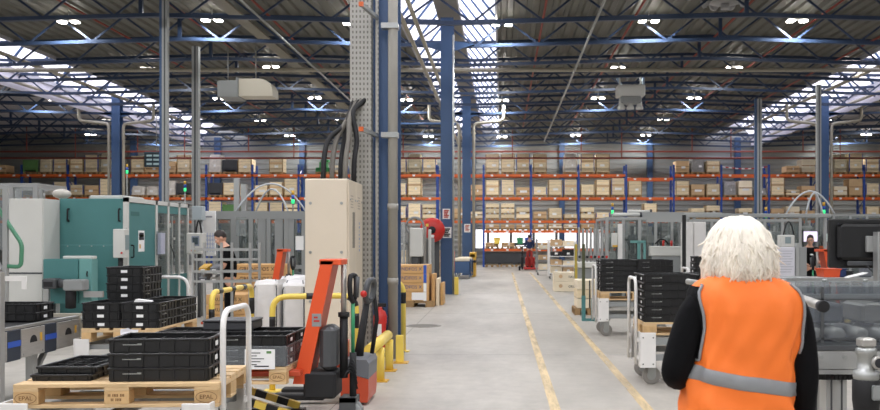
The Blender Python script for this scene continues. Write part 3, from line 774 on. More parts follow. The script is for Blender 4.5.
def trolley(label, loc, rotz=0, length=1.25, width=0.84, drop=0.0):
    """flat platform trolley; handle hoop at the local -x end"""
    t = thing('platform_trolley', label, 'trolley', loc, rotz, 'flat white and grey pallet trolleys')
    L2, W2 = length/2, width/2
    fr = MB()
    for s in (-1, 1):
        fr.box(-L2+0.1, L2-0.1, s*W2-0.03, s*W2+0.03, 0.50-drop, 0.575-drop); fr.box(-L2+0.1, L2-0.1, s*W2-0.02, s*W2+0.02, 0.30-drop*0.5, 0.37-drop*0.5)
    for x in (-L2+0.13, 0, L2-0.13): fr.box(x-0.03, x+0.03, -W2+0.031, W2-0.031, 0.52-drop, 0.57-drop)
    for x in (-L2+0.13, L2-0.13): fr.box(x-0.03, x+0.03, -W2+0.021, W2-0.021, 0.30-drop*0.5, 0.36-drop*0.5)
    fr.build('frame', GREYP, t)
    for sx in (-1, 1):
        for sy in (-1, 1):
            x0, x1 = sorted((sx*L2, sx*(L2-0.17))); y0, y1 = sorted((sy*(W2+0.035), sy*(W2+0.0305)))
            p = MB().rbox(x0, x1, y0-0.006, y1+0.006, 0.25-drop, 0.635-drop, 0.003)
            a0, a1 = sorted((sx*L2, sx*(L2-0.012))); p.box(a0, a1, *sorted((sy*(W2+0.03), sy*(W2-0.12))), 0.25-drop, 0.635-drop)
            q = p.build('corner_plate', WHITEP, t)
            for bx in (0.03, 0.14):
                for bz in (0.29-drop, 0.58-drop): MB().cyl((sx*(L2-bx), sy*(W2+0.041), bz), (sx*(L2-bx), sy*(W2+0.047), bz), 0.008, 8).build('bolt', DGREY, q)
            cx, cy = sx*(L2-0.16), sy*(W2-0.1)
            c = MB().box(cx-0.05, cx+0.05, cy-0.05, cy+0.05, 0.265, 0.295).box(cx-0.06, cx+0.03, cy-0.036, cy-0.03, 0.09, 0.265).box(cx-0.06, cx+0.03, cy+0.03, cy+0.036, 0.09, 0.265).build('caster_fork', GALV, t)
            MB().lathe([(0.05, -0.022), (0.095, -0.022), (0.1, -0.016), (0.1, 0.016), (0.095, 0.022), (0.05, 0.022)], (cx-0.02, cy, 0.101), 'y', 22).build('caster_wheel', mat('caster tyre %d' % len(MATS), '8E8A84', 0.6), c)
            MB().cyl((cx-0.02, cy-0.028, 0.101), (cx-0.02, cy+0.028, 0.101), 0.05, 14).build('wheel_hub', GALV, c)
    h = fillet([(-L2-0.025, -0.29, 0.22), (-L2-0.025, -0.29, 1.17), (-L2-0.025, 0.29, 1.17), (-L2-0.025, 0.29, 0.22)], 0.13, 6)
    MB().tube(h, 0.0185, 12).build('handle', WHITEP, t)
    for s in (-1, 1):
        for z in (0.3, 0.54-drop): MB().box(-L2-0.02, -L2+0.001, s*0.29-0.03, s*0.29+0.03, z-0.02, z+0.02).build('handle_clamp', WHITEP, t)
    return t
PZ0 = 0.60            # pallet underside on the trolleys
# A: front-left trolley with the marked pallet
trolley('white trolley carrying the pallet with the two shallow trays', (-2.345, 6.0, 0), PI)
euro_pallet('clean pallet with burnt marks holding three trays and two shallow trays', (-2.32, 6.0, PZ0), math.radians(3.2))
tray_stack(3, (-2.085, 5.87, PZ0+0.144), math.radians(4), 'in the stack of three at the front')
# two shallow lids, top one slipped back
for i, (dx, dy, rz) in enumerate(((0, 0, 0.03), (0.03, 0.03, -0.02))):
    t = thing('shallow_tray', ('lower' if i == 0 else 'upper') + ' shallow black tray on the clean marked pallet', 'tray', (-2.68+dx, 5.98+dy, PZ0+0.145+0.043*i), PI/2+rz, 'shallow black trays')
    tray_mesh(0.58, 0.37, 0.042).build('body', BLACK, t)
    MB().box(-0.29, 0.29, -0.187, -0.185, 0.03, 0.036).build('edge_strip', DGREY, t)
# B: second trolley behind
copyB = trolley('white trolley under the pallet of ten-high and three-high trays before the teal machine', (-3.93, 10.25, 0), -PI/2, 1.25, 0.84, 0.05)
copyB['label'] = 'white trolley under the pallet of trays before the teal machine'
euro_pallet('pallet of tray stacks before the teal machine', (-3.92, 10.25, PZ0-0.05), PI/2, marks=False)
for i, (dx, dy, n, w) in enumerate(((-0.2, -0.3, 3, 'in the front outer stack before the teal machine'), (0.2, -0.3, 3, 'in the front inner stack before the teal machine'),
                                    (-0.2, 0.3, 7, 'in the tall rear stack before the teal machine'), (0.2, 0.3, 3, 'in the rear inner stack before the teal machine'))):
    tray_stack(n, (-3.92+dx, 10.25+dy, PZ0+0.094), PI/2, w)
PAPERC = mat('crumpled paper', 'E4E2E6', 0.7)
t = thing('delivery_note', 'crumpled white delivery note hanging on the pallet before the teal machine', 'paper', (-3.80, 9.585, 0.61))
m = MB(); vs = []
for i in range(6):
    for j in range(5): vs.append((-0.09+0.036*i+RND.uniform(-.006, .006), RND.uniform(-.012, .012), -0.06+0.035*j+RND.uniform(-.006, .006)+0.01*math.sin(i)))
fs = [(i*5+j, (i+1)*5+j, (i+1)*5+j+1, i*5+j+1) for i in range(5) for j in range(4)]
m.add(vs, fs).build('sheet', PAPERC, t)
MB().box(0.0, 0.04, -0.02, -0.014, 0.01, 0.03).build('yellow_print', YELLOWD, t)
tag(MB().prism([(0, 0), (0.17, 0.0), (0.165, 0.012), (0.02, 0.03)], 'y', 0, 0.09).build('paper_slip', PAPER, None, (-3.80, 9.7, PZ0+0.094+3*HT+0.003)), 'white paper slip lying on the front inner trays before the teal machine', 'paper')
# ------------------------------------------------------------------ orange high-lift pallet truck
def high_lifter(label, loc, rotz=0, zf=0.40, simple=False):
    """forks run along local -x, mast at x = 0"""
    t = thing('high_lift_truck', label, 'pallet truck', loc, rotz, 'orange high-lift pallet trucks')
    for s in (-1, 1):
        MB().rbox(-1.15, 0.06, s*0.2-0.075, s*0.2+0.075, zf-0.05, zf-0.002, 0.008).build('fork', ORANGED, t)
        # scissor legs with warning stripes
        sc = MB(); n = 10
        for k in range(n):
            a, b2 = k/n, (k+1)/n
            p = Vector((-1.02, s*0.2, zf-0.08)).lerp(Vector((-0.05, s*0.2, 0.12)), a); q = Vector((-1.02, s*0.2, zf-0.08)).lerp(Vector((-0.05, s*0.2, 0.12)), b2)
            sc.bar(p, q, 0.05, 0.06, k % 2)
        sc.build('scissor_arm', [BLACK, YELLOW], t)
        MB().rbox(-1.1, 0.0, s*0.2-0.05, s*0.2+0.05, 0.05, 0.1, 0.005).build('base_leg', BLACK, t)
        MB().lathe([(0.03, -0.03), (0.04, -0.03), (0.04, 0.03), (0.03, 0.03)], (-1.05, s*0.2, 0.041), 'y', 14).build('front_roller', GREYP, t)
        # leaning orange bracket plate
        MB().prism([(-0.03, zf-0.13), (0.1, zf-0.13), (0.315, 1.42), (0.21, 1.42)], 'y', s*0.15-0.012, s*0.15+0.012).build('mast_side_plate', ORANGE, t)
    MB().prism([(0.08, zf-0.1), (0.1, zf-0.1), (0.313, 1.40), (0.295, 1.40)], 'y', -0.137, 0.137).build('mast_plate', ORANGED, t)  # shade of this face is put into the colour as a darker orange
    MB().rbox(0.195, 0.385, -0.162, 0.162, 1.385, 1.435, 0.006).build('mast_head', ORANGE, t)
    MB().cyl((0.38, 0, 0.95), (0.38, 0, 1.385), 0.024, 14).build('piston_rod', STAIN, t)
    c = MB().cyl((0.38, 0, 0.4), (0.38, 0, 0.95), 0.036, 14).cyl((0.38, 0, 0.93), (0.38, 0, 0.97), 0.05, 14)
    c.build('cylinder', BLACKR, t)
    MB().rbox(0.19, 0.335, -0.15, 0.15, 0.475, 0.86, 0.04).build('battery_cover', DGREY, t)
    MB().rbox(0.06, 0.34, -0.17, 0.17, 0.24, 0.47, 0.02).build('chassis', BLACKR, t)
    hz = MB()
    for k in range(5): hz.tube(arc_path((0.4, -0.1+0.05*k, 0.42), (0.5, -0.03*k, 0.3+0.05*k), 0.1, 6), 0.008, 5)
    hz.build('hydraulic_hoses', BLACKR, t)
    fk = MB().box(0.36, 0.5, -0.12, -0.1, 0.06, 0.24).box(0.36, 0.5, 0.1, 0.12, 0.06, 0.24).box(0.36, 0.5, -0.12, 0.12, 0.2, 0.24)
    fk.build('wheel_fork', DGREY, t)
    for s in (-1, 1):
        MB().lathe([(0.03, -0.035), (0.085, -0.035), (0.1, -0.025), (0.1, 0.025), (0.085, 0.035), (0.03, 0.035)], (0.44, s*0.06, 0.101), 'y', 24).build('steering_wheel', GREYP, t)
    MB().tube([(0.46, 0, 0.2), (0.46, 0, 0.62)], 0.03, 12).build('tiller_base', BLACKR, t)
    MB().tube([(0.46, 0, 0.62), (0.46, 0, 1.08)], 0.017, 12).build('tiller_tube', GREEN, t)
    gp = [(0.46, 0, 1.06), (0.445, -0.05, 1.11), (0.442, -0.075, 1.22), (0.445, -0.05, 1.29), (0.475, 0.05, 1.29), (0.478, 0.075, 1.22), (0.475, 0.05, 1.11), (0.46, 0, 1.06)]
    MB().tube(fillet(gp, 0.03, 3), 0.023, 8).build('tiller_grip', BLACKR, t)
    MB().tube([(0.49, 0.0, 1.1), (0.50, 0.0, 1.28)], 0.02, 8).build('lever', DGREY, t)
    if not simple:
        st = MB().box(0.135, 0.215, -0.1645, -0.1625, 0.86, 0.97).build('data_plate', GREYP, t)
        MB().box(0.15, 0.20, -0.166, -0.1646, 0.9, 0.915).box(0.15, 0.185, -0.166, -0.1646, 0.93, 0.945).build('plate_print', RED, st)
    return t
HLX, HLY = -1.76, 8.2
high_lifter('orange high-lift pallet truck holding up the film-wrapped trays', (HLX, HLY, 0), 0, 0.498)
euro_pallet('raised pallet with film-wrapped trays on orange forks', (-2.39, HLY, 0.401), 0)
BZ = 0.401+0.144
for i, (dx, dy) in enumerate(((-0.3, -0.2), (0.3, -0.2), (-0.3, 0.2), (0.3, 0.2))):
    n = 3
    tray_stack(n, (-2.39+dx, HLY+dy, BZ), 0, 'on the raised pallet, %s' % ('front outer stack', 'front stack by the orange mast', 'rear outer stack', 'rear stack by the orange mast')[i], 0.002)
t = thing('lidded_crate', 'dark grey lidded crate on top of the rear trays of the raised pallet', 'crate', (-2.4, HLY+0.2, BZ+3*HT+0.003))
MB().rbox(-0.215, 0.215, -0.18, 0.18, 0, 0.07, 0.008).build('body', DARKCRATE, t); MB().rbox(-0.222, 0.222, -0.187, 0.187, 0.07, 0.088, 0.006).build('lid', DARKCRATE, t)
t = thing('stretch_film', 'clear stretch film around the lower trays on the raised pallet', 'film', (-2.39, HLY, BZ))
fl = MB(); n = 4
for a, b2, c, d in ((-0.612, 0.612, -0.414, -0.411), (-0.612, 0.612, 0.411, 0.414), (-0.615, -0.612, -0.414, 0.414), (0.612, 0.615, -0.414, 0.414)): fl.box(a, b2, c, d, 0.012, 0.178)
fl.build('film', FILM, t)
o = MB().box(0.26, 0.51, -0.4175, -0.4155, -0.015, 0.15).build('delivery_label', PAPER, t)
pr = MB()
for k in range(5): pr.box(0.28, 0.36+0.03*(k % 3), -0.419, -0.4176, 0.02+0.024*k, 0.027+0.024*k)
pr.box(0.34, 0.46, -0.419, -0.4176, 0.004, 0.014); pr.build('label_print', INK, o)
MB().box(0.44, 0.48, -0.419, -0.4176, 0.115, 0.135).build('green_print', GREENCR, o)
# ------------------------------------------------------------------ grey and orange electric pallet truck by the column
t = thing('electric_pallet_truck', 'grey and orange electric pallet truck with black tiller by the yellow rail', 'pallet truck', (-1.43, 9.38, 0))
MB().prism([(-0.13, 0.03), (0.13, 0.03), (0.14, 0.1), (0.14, 0.25), (-0.13, 0.33)], 'y', -0.3, 0.3).build('lower_body', ORANGED, t)
MB().prism([(-0.13, 0.335), (0.14, 0.255), (0.145, 0.40), (0.12, 0.44), (-0.08, 0.45), (-0.13, 0.42)], 'y', -0.3, 0.3).build('upper_cover', TRUCKGREY, t)
MB().rbox(-0.3, -0.13, -0.28, 0.28, 0.1, 0.62, 0.04).build('battery_box', ORANGED, t)
for s in (-1, 1): MB().rbox(-0.8, -0.3, s*0.18-0.07, s*0.18+0.07, 0.04, 0.1, 0.01).build('fork', BLACKR, t)
MB().lathe([(0.04, -0.03), (0.09, -0.03), (0.09, 0.03), (0.04, 0.03)], (0.02, -0.2, 0.091), 'y', 18).build('drive_wheel', BLACKR, t)
MB().tube([(0.0, 0, 0.44), (0.02, 0, 0.6), (0.09, -0.02, 1.02)], [0.05, 0.04, 0.03], 10).build('tiller_arm', BLACKR, t)
MB().tube([(0.11, 0.16, 0.45), (0.16, 0.16, 0.8), (0.13, 0.1, 1.15)], 0.022, 8).build('hose_guard', BLACKR, t)
hd = [(0.09, -0.02, 0.98), (0.08, -0.09, 1.02), (0.09, -0.11, 1.12), (0.11, -0.07, 1.2), (0.14, 0.07, 1.2), (0.14, 0.11, 1.12), (0.12, 0.08, 1.02), (0.09, -0.02, 0.98)]
MB().tube(fillet(hd, 0.04, 3), 0.03, 8).build('tiller_head', DGREY, t)
MB().ball((0.07, -0.14, 1.07), 0.035, 10).build('red_button', RED, t)
# ------------------------------------------------------------------ guard hoops and rails
def hoop(label, p0, p1, h, stripes, r=0.032):
    t = thing('guard_hoop', label, 'barrier', (p0[0], p0[1], 0)); d = Vector((p1[0]-p0[0], p1[1]-p0[1], 0))
    path = fillet([(0, 0, 0.01), (0, 0, h), (d.x, d.y, h), (d.x, d.y, 0.01)], 0.16, 7)
    MB().tube(path, r, 14).build('tube', YELLOW, t)
    ln = [0]
    for a, b2 in zip(path[:-1], path[1:]): ln.append(ln[-1] + (b2-a).length)
    def at(s):
        for i in range(len(path)-1):
            if s <= ln[i+1]: return path[i].lerp(path[i+1], (s-ln[i])/(ln[i+1]-ln[i]))
        return path[-1]
    for s0, s1 in stripes:
        s0 = s0 if s0 >= 0 else ln[-1]+s0; s1 = s1 if s1 >= 0 else ln[-1]+s1
        MB().tube([at(s0+(s1-s0)*k/4) for k in range(5)], r+0.0015, 14).build('black_band', BLACK, t)
    for q in (Vector((0, 0, 0)), d): MB().box(q.x-0.09, q.x+0.09, q.y-0.09, q.y+0.09, 0.0, 0.012).build('foot_plate', YELLOW, t)
    return t
hoop('yellow and black guard hoop in front of the beige cabinet', (-2.43, 9.95), (-1.575, 10.15), 1.0, ((0.62, 0.78), (1.28, 1.42), (1.72, 1.86), (-0.8, -0.64)))
hoop('yellow and black guard hoop running back beside the white sacks', (-3.32, 10.75), (-3.30, 12.4), 1.0, ((0.62, 0.80), (1.12, 1.28), (1.62, 1.78), (2.1, 2.26), (-0.83, -0.62)))
hoop('yellow guard hoop beyond the grey downpipe by the aisle', (-1.42, 13.5), (-2.3, 13.5), 1.0, ((0.68, 0.84), (-0.83, -0.66)), 0.04)
t = thing('low_guard_rail', 'low thick yellow guard rail on posts by the aisle', 'barrier', (-1.38, 10.0, 0))
MB().tube([(-0.03, 0.0, 0.425), (-0.03, 1.6, 0.425)], 0.062, 16).build('rail', YELLOW, t)
for y in (0.65, 1.5):
    MB().tube([(0.0, y, 0.012), (0.0, y, 0.38)], 0.05, 14).build('post', YELLOW, t); MB().box(-0.09, 0.09, y-0.09, y+0.09, 0, 0.012).build('foot_plate', YELLOWD, t)
t = thing('guard_post', 'short square yellow post beside the hoop by the aisle', 'barrier', (-1.33, 12.25, 0))
MB().rbox(-0.05, 0.05, -0.05, 0.05, 0.012, 0.36, 0.008).build('post', YELLOW, t); MB().box(-0.11, 0.11, -0.1, 0.1, 0, 0.012).build('foot_plate', YELLOWD, t)
# ------------------------------------------------------------------ beige electrical cabinet, cable tray, downpipe
t = thing('electrical_cabinet', 'tall beige electrical cabinet in front of the blue column', 'cabinet', (-2.15, 11.5, 0))
MB().rbox(-0.26, 0.26, 0.0, 1.12, 0.1, 2.35, 0.006).build('body', BEIGE, t)
MB().box(-0.25, 0.25, 0.01, 1.11, 0.0, 0.1).build('plinth', DGREY, t)
p = MB().rbox(-0.255, 0.255, -0.018, -0.001, 0.11, 2.34, 0.004).build('front_panel', BEIGE, t)
for x in (-0.19, 0.19):
    for z in (0.35, 0.85, 1.45, 2.05): MB().cyl((x, -0.019, z), (x, -0.03, z), 0.018, 10).build('panel_lock', GALV, p)
for k, (y0, y1) in enumerate(((0.01, 0.55), (0.57, 1.11))):
    q = MB().rbox(0.261, 0.278, y0, y1, 0.11, 2.34, 0.004).build('side_panel', BEIGE, t)
    for yy in (y0+0.08, y1-0.08):
        for z in (0.9, 2.1): MB().cyl((0.279, yy, z), (0.29, yy, z), 0.012, 8).build('panel_lock', GALV, q)
    if k == 0: MB().box(0.2785, 0.282, 0.27, 0.45, 1.5, 1.95).build('vent_slot', mat('vent grey', '8E877A', 0.6), q)
    pr = MB()
    for j in range(5): pr.box(0.2785, 0.2795, y0+0.12, y0+0.32, 2.0+0.035*j, 2.015+0.035*j)
    pr.build('printed_notice', mat('faint print', 'BDB2A2', 0.7), q)
pr = MB()
for k in range(8): pr.box(0.2785, 0.2795, 0.80, 0.87-0.02*(k % 3), 1.45+0.05*k, 1.48+0.05*k)
pr.build('printed_notice', mat('pale blue print', '9AA8C8', 0.7), q)
TRAYM = bpy.data.materials.new('perforated galvanised tray'); TRAYM.use_nodes = True
nt = TRAYM.node_tree; b = nt.nodes['Principled BSDF']; N = nt.nodes.new; L = nt.links.new
tc = N('ShaderNodeTexCoord'); sp = N('ShaderNodeSeparateXYZ'); L(tc.outputs['Object'], sp.inputs[0])
def cell(sock, per, frac):
    m = N('ShaderNodeMath'); m.operation = 'PINGPONG'; L(sock, m.inputs[0]); m.inputs[1].default_value = per/2
    g = N('ShaderNodeMath'); g.operation = 'LESS_THAN'; L(m.outputs[0], g.inputs[0]); g.inputs[1].default_value = per/2*frac; return g.outputs[0]
ax = N('ShaderNodeMath'); ax.operation = 'ADD'; L(sp.outputs['X'], ax.inputs[0]); L(sp.outputs['Y'], ax.inputs[1])
mm = N('ShaderNodeMath'); mm.operation = 'MULTIPLY'; L(cell(ax.outputs[0], 0.05, 0.4), mm.inputs[0]); L(cell(sp.outputs['Z'], 0.07, 0.5), mm.inputs[1])
mx = N('ShaderNodeMix'); mx.data_type = 'RGBA'; L(mm.outputs[0], mx.inputs[0]); mx.inputs[6].default_value = rgb('A9A79F'); mx.inputs[7].default_value = rgb('6E6C66')
L(mx.outputs[2], b.inputs['Base Color']); b.inputs['Roughness'].default_value = 0.45; b.inputs['Metallic'].default_value = 0.2
t = thing('cable_tray', 'perforated grey cable tray rising in front of the blue column', 'cable tray', (-1.90, 12.885, 0))
MB().box(-0.15, 0.13, -0.184, -0.18, 0.02, 8.1).build('perforated_plate', TRAYM, t)
MB().box(-0.155, -0.151, -0.184, 0.0, 3.55, 8.1).build('side_flange', TRAYM, t)
MB().box(0.131, 0.135, -0.184, 0.0, 0.02, 8.1).build('side_flange', TRAYM, t)
for z in (1.0, 2.6, 3.9, 5.4): MB().box(-0.155, 0.135, -0.03, 0.0, z, z+0.04).build('cross_bracket', GALV, t)
tr = thing('strut_channel', 'grey strut channel with orange caps beside the perforated cable tray', 'strut', (-1.70, 12.8, 0))
MB().box(-0.02, 0.02, -0.02, 0.02, 0.012, 8.1).build('channel', TRAYM, tr)
MB().box(-0.05, 0.05, -0.05, 0.05, 0.0, 0.012).build('foot_plate', GALV, tr)
for z in (4.62, 3.02):
    a = MB().bar((-0.0, -0.021, z), (-0.10, -0.75, z), 0.05, 0.05).build('cantilever_arm', GALV, tr)
    MB().bar((-0.10, -0.75, z), (-0.105, -0.79, z), 0.056, 0.056).build('orange_cap', RACKORANGE, a)
CABLEG = mat('grey cable', '6E6A62', 0.6)
for i in range(5):
    x0 = -2.32+0.095*i; y0 = 12.2+0.1*(i % 3)
    p = [(x0, y0, 2.35), (x0+0.0, y0+0.02, 2.65), (x0+0.03, y0+0.15, 2.95), (-2.1+0.02*i, 12.5, 3.1+0.06*i), (-2.0+0.045*i, 12.78, 3.5), (-2.0+0.045*i, 12.79, 7.9)]
    tag(MB().tube(fillet(p, 0.25, 4), 0.034, 8).build('power_cable', BLACKR if i % 2 == 0 else CABLEG),
        '%s power cable rising from the beige cabinet, %s from its outer edge' % ('thick black' if i % 2 == 0 else 'thick grey', ORD[i]), 'cable', 'cables above the beige cabinet')
t = thing('downpipe', 'thick grey downpipe standing in front of the blue column', 'pipe', (X(393.3, 12.75), 12.70, 0))
MB().tube([(0, 0, 0), (0, 0, 8.1)], 0.066, 18).build('pipe', PIPEGREY, t)
for z in (1.0, 2.0): MB().tube([(0, 0, z), (0, 0, z+0.09)], 0.074, 18).build('coupling', PIPEGREY, t)
for z in (2.98, 4.45): MB().box(-0.15, 0.075, -0.085, 0.085, z, z+0.07).build('clamp', GALV, t)
t = thing('fire_extinguisher', 'red fire extinguisher hanging low on the downpipe by the pallet truck', 'fire extinguisher', (-1.62, 12.5, -0.27))
MB().lathe([(0.02, 0.42), (0.085, 0.43), (0.09, 0.46), (0.09, 0.86), (0.07, 0.92), (0.03, 0.95), (0.03, 0.98)], (0, 0, 0), 'z', 18).build('cylinder', RED, t)
MB().rbox(-0.03, 0.08, -0.02, 0.02, 0.98, 1.03, 0.008).build('valve_handle', BLACKR, t)
MB().tube(arc_path((0.03, 0, 0.97), (0.1, -0.03, 0.6), 0.05, 8), 0.012, 6).build('hose', BLACKR, t)
MB().box(-0.03, 0.03, -0.092, -0.088, 0.6, 0.76).build('label_plate', PAPER, t)
# ------------------------------------------------------------------ white sacks behind the hoops
for i, (xa, xb, y, top) in enumerate(((-3.36, -3.0, 12.95, 1.05), (-2.98, -2.64, 12.98, 1.03), (-3.2, -2.7, 13.7, 1.07))):
    t = thing('white_sack', ('white woven bulk sack by the beige cabinet, ' + ('next to the hoop', 'touching the cabinet', 'behind the other two')[i]), 'sack', ((xa+xb)/2, y, 0), 0, 'white bulk sacks')
    w = xb-xa; m = MB(); n = 16; rings = []
    for q, (zz, k) in enumerate(((0.0, 0.92), (0.05, 1.0), (0.4, 1.0), (0.8, 0.99), (top-0.05, 0.97), (top, 0.86))):
        for j in range(n):
            a = 2*PI*(j+0.5)/n; ca, sa = math.cos(a), math.sin(a); e = 0.3
            rings.append((math.copysign(abs(ca)**e, ca)*w/2*k, math.copysign(abs(sa)**e, sa)*0.32*k+RND.uniform(-.008, .008), zz+(RND.uniform(-.03, .02) if q == 5 else 0)))
    m.add(rings, [(q*n+j, q*n+(j+1) % n, (q+1)*n+(j+1) % n, (q+1)*n+j) for q in range(5) for j in range(n)] + [tuple(range(n-1, -1, -1)), tuple(range(5*n, 6*n))], 0, False)
    m.build('bag', SACK, t)
    s2 = MB()
    for sx in (-1, 1): s2.tube([(sx*w*0.42, -0.325, 0.02), (sx*w*0.42, -0.325, top-0.1), (sx*w*0.3, -0.2, top+0.02)], 0.008, 5)
    s2.build('seam', DGREY, t)
# black tray bin between hoop and sacks
# floor manhole
t = thing('manhole_cover', 'round dark manhole cover in the aisle floor', 'manhole cover', (X(423, 17.5), 17.5, 0))
MB().lathe([(0.34, 0.0), (0.34, 0.006), (0.3, 0.008)], (0, 0, 0), 'z', 32).build('cover', mat('cast iron', '87827A', 0.6), t)
MB().lathe([(0.27, 0.0078), (0.27, 0.0095), (0.24, 0.0095)], (0, 0, 0), 'z', 28).build('lid', mat('cast iron dark', '6E6A62', 0.7), t)
# ------------------------------------------------------------------ crates beside the aisle, behind the cabinet
def print_crate(t, x0, x1, y0, y1, z0, z1, name='crate'):
    return MB().rbox(x0, x1, y0, y1, z0, z1, 0.006).build(name, CRATE, t)
CRATE2 = mat('crate board warm', 'D2A56C', 0.75, vary=0.12, vscale=2, stretch=(1, 1, 6))
STRAPB = mat('blue corner strap', '2C5BB8', 0.5)
y0 = 22.3
small_pallet(-2.2, y0+0.1, 0.001, 'wooden pallet on the floor under the printed crates by the blue column').scale = (1.45, 1.1, 1)
for i in range(4):
    z0 = 0.15+0.215*i
    t = thing('printed_crate', 'flat wooden crate with blue print by the tall blue column, %s from bottom' % ORD[i], 'crate', (-2.2, y0, z0), 0, 'printed crates stacked by the aisle')
    MB().rbox(-0.45, 0.45, 0.1, 1.1, 0, 0.208, 0.006).build('body', CRATE2, t)
    if i > 0: text('GRUNDFOS X', 0.115, BLUEINK, t, (-0.07, 0.098, 0.11), name='lettering')
    MB().box(0.33, 0.40, 0.092, 0.099, 0.0, 0.208).build('corner_strap', STRAPB if i > 1 else PAPER, t)
    if i == 0: MB().box(0.05, 0.35, 0.088, 0.0915, 0.02, 0.2).build('address_label', PAPER, t)
for i in range(3):
    t = thing('leaning_board', 'upright pale board leaning behind the printed crates, %s from the crates' % ORD[i], 'board', (-1.66+0.09*i, 22.6+0.25*i, 0.001), 0, 'boards by the printed crates')
    MB().rbox(-0.035, 0.035, 0, 0.8, 0, 0.78-0.12*i, 0.005).build('board', PALEBOX if i % 2 else CRATE2, t)
for i in range(6):
    t = thing('long_crate', 'long flat wooden crate in the pile behind the blue column, %s from bottom' % ORD[i], 'crate', (-2.62+0.05*(i % 2), 28.6, 0.15+0.19*i), 0, 'long crates piled behind the printed crates')
    MB().rbox(-0.75, 0.75, 0, 0.8, 0, 0.18, 0.006).build('body', CRATE, t)
    MB().box(-0.7, -0.64, -0.008, -0.001, 0, 0.18).box(0.62, 0.68, -0.008, -0.001, 0, 0.18).build('strap', CARTON, t)
small_pallet(-2.6, 28.65, 0.001, 'wooden pallet under the pile of long flat crates').scale = (1.8, 0.8, 1)
t = thing('hose_reel', 'red cable reel with dark hub beside the tall blue column', 'reel', (X(432, 27.2), 27.3, Z(230, 27.2)))
MB().lathe([(0.1, -0.1), (0.36, -0.1), (0.36, -0.07), (0.12, -0.05), (0.12, 0.05), (0.36, 0.07), (0.36, 0.1), (0.1, 0.1)], (0, 0, 0), 'y', 28).build('drum', RED, t)
MB().lathe([(0.03, -0.13), (0.11, -0.12), (0.11, 0.12), (0.03, 0.13)], (0, 0, 0), 'y', 16).build('hub', BLACKR, t)
MB().box(0.0, 0.2, 0.11, 0.16, -1.88, 0.05).build('stand', DGREY, t)
MB().box(-0.18, -0.1, -0.104, -0.1001, 0.1, 0.18).build('sticker', YELLOW, t); MB().box(-0.1, 0.06, -0.104, -0.1001, -0.22, -0.14).build('sticker', PAPER, t)
t = thing('bollard', 'short yellow bollard at the foot of the tall blue column', 'barrier', (X(456.5, 27.4), 27.4, 0))
MB().rbox(-0.06, 0.06, -0.06, 0.06, 0.01, 0.52, 0.01).build('post', YELLOW, t); MB().box(-0.1, 0.14, -0.1, 0.1, 0, 0.01).build('foot_plate', GALV, t)
for i, y in enumerate((38.5, 40.3)):
    t = thing('blue_cart', 'blue steel cart with loose parts beside the columns, %s along the aisle' % ORD[i], 'cart', (X(462, 38.5)+0.05*i, y, 0), 0, 'blue carts between columns')
    m = MB().box(-0.35, 0.35, 0, 1.2, 0.25, 0.3)
    for x in (-0.33, 0.33):
        for yy in (0.02, 1.18): m.box(x-0.02, x+0.02, yy-0.02, yy+0.02, 0.1, 0.8)
    m.box(-0.35, 0.35, 0.0, 0.03, 0.3, 0.7).box(-0.35, -0.32, 0, 1.2, 0.3, 0.7).box(0.32, 0.35, 0, 1.2, 0.3, 0.7)
    m.build('frame', STEELBLUE, t)
    for x in (-0.28, 0.28):
        for yy in (0.1, 1.1): MB().lathe([(0.02, -0.02), (0.08, -0.02), (0.08, 0.02), (0.02, 0.02)], (x, yy, 0.081), 'x', 12).build('caster_wheel', GREYP, t)
    MB().rbox(-0.3, 0.3, 0.1, 1.1, 0.72, 0.86, 0.02).build('load', PALEBOX, t)
t = thing('column_guard', 'yellow and black impact guard standing by the far blue column', 'barrier', (X(473.5, 42.0), 40.6, 0))
for k in range(4):
    MB().rbox(-0.12, 0.12, 0.5*k, 0.5*k+0.3, 0.0, 1.0-0.02*k, 0.02).build('guard_post', YELLOWD, t)
MB().box(-0.14, 0.14, -0.02, 1.85, 0.62, 0.72).build('black_band', BLACK, t)
MB().box(-0.13, 0.13, 0.0, 1.85, 0.85, 1.06).build('rail', YELLOWD, t)
t = thing('fire_extinguisher', 'red fire extinguisher at the side of the tall blue column', 'fire extinguisher', (X(451.5, 28.6), 28.35, 0))
MB().lathe([(0.02, 0.62), (0.1, 0.63), (0.11, 0.68), (0.11, 1.25), (0.05, 1.33), (0.03, 1.4)], (0, 0, 0), 'z', 14).build('cylinder', RED, t)
MB().box(-0.03, 0.03, 0.0, 0.12, 0.0, 0.62).build('stand', DGREY, t)
# ------------------------------------------------------------------ people
def skin_mesh(name, P, E, rad, root, sub=2):
    """P: {joint: (x,y,z)}, E: pairs, rad: {joint: r or (rx, ry)}"""
    ks = list(P); ix = {k: i for i, k in enumerate(ks)}
    me = bpy.data.meshes.new(name); me.from_pydata([P[k] for k in ks], [(ix[a], ix[b]) for a, b in E], [])
    o = bpy.data.objects.new(name, me); COL.objects.link(o)
    o.modifiers.new('s', 'SKIN').use_smooth_shade = True
    sv = me.skin_vertices[0].data
    for k in ks:
        r = rad[k]; sv[ix[k]].radius = r if isinstance(r, tuple) else (r, r)
        sv[ix[k]].use_root = (k == root)
    m = o.modifiers.new('u', 'SUBSURF'); m.levels = sub; m.render_levels = sub
    dg = bpy.context.evaluated_depsgraph_get(); out = bpy.data.meshes.new_from_object(o.evaluated_get(dg))
    bpy.data.objects.remove(o); bpy.data.meshes.remove(me)
    return out
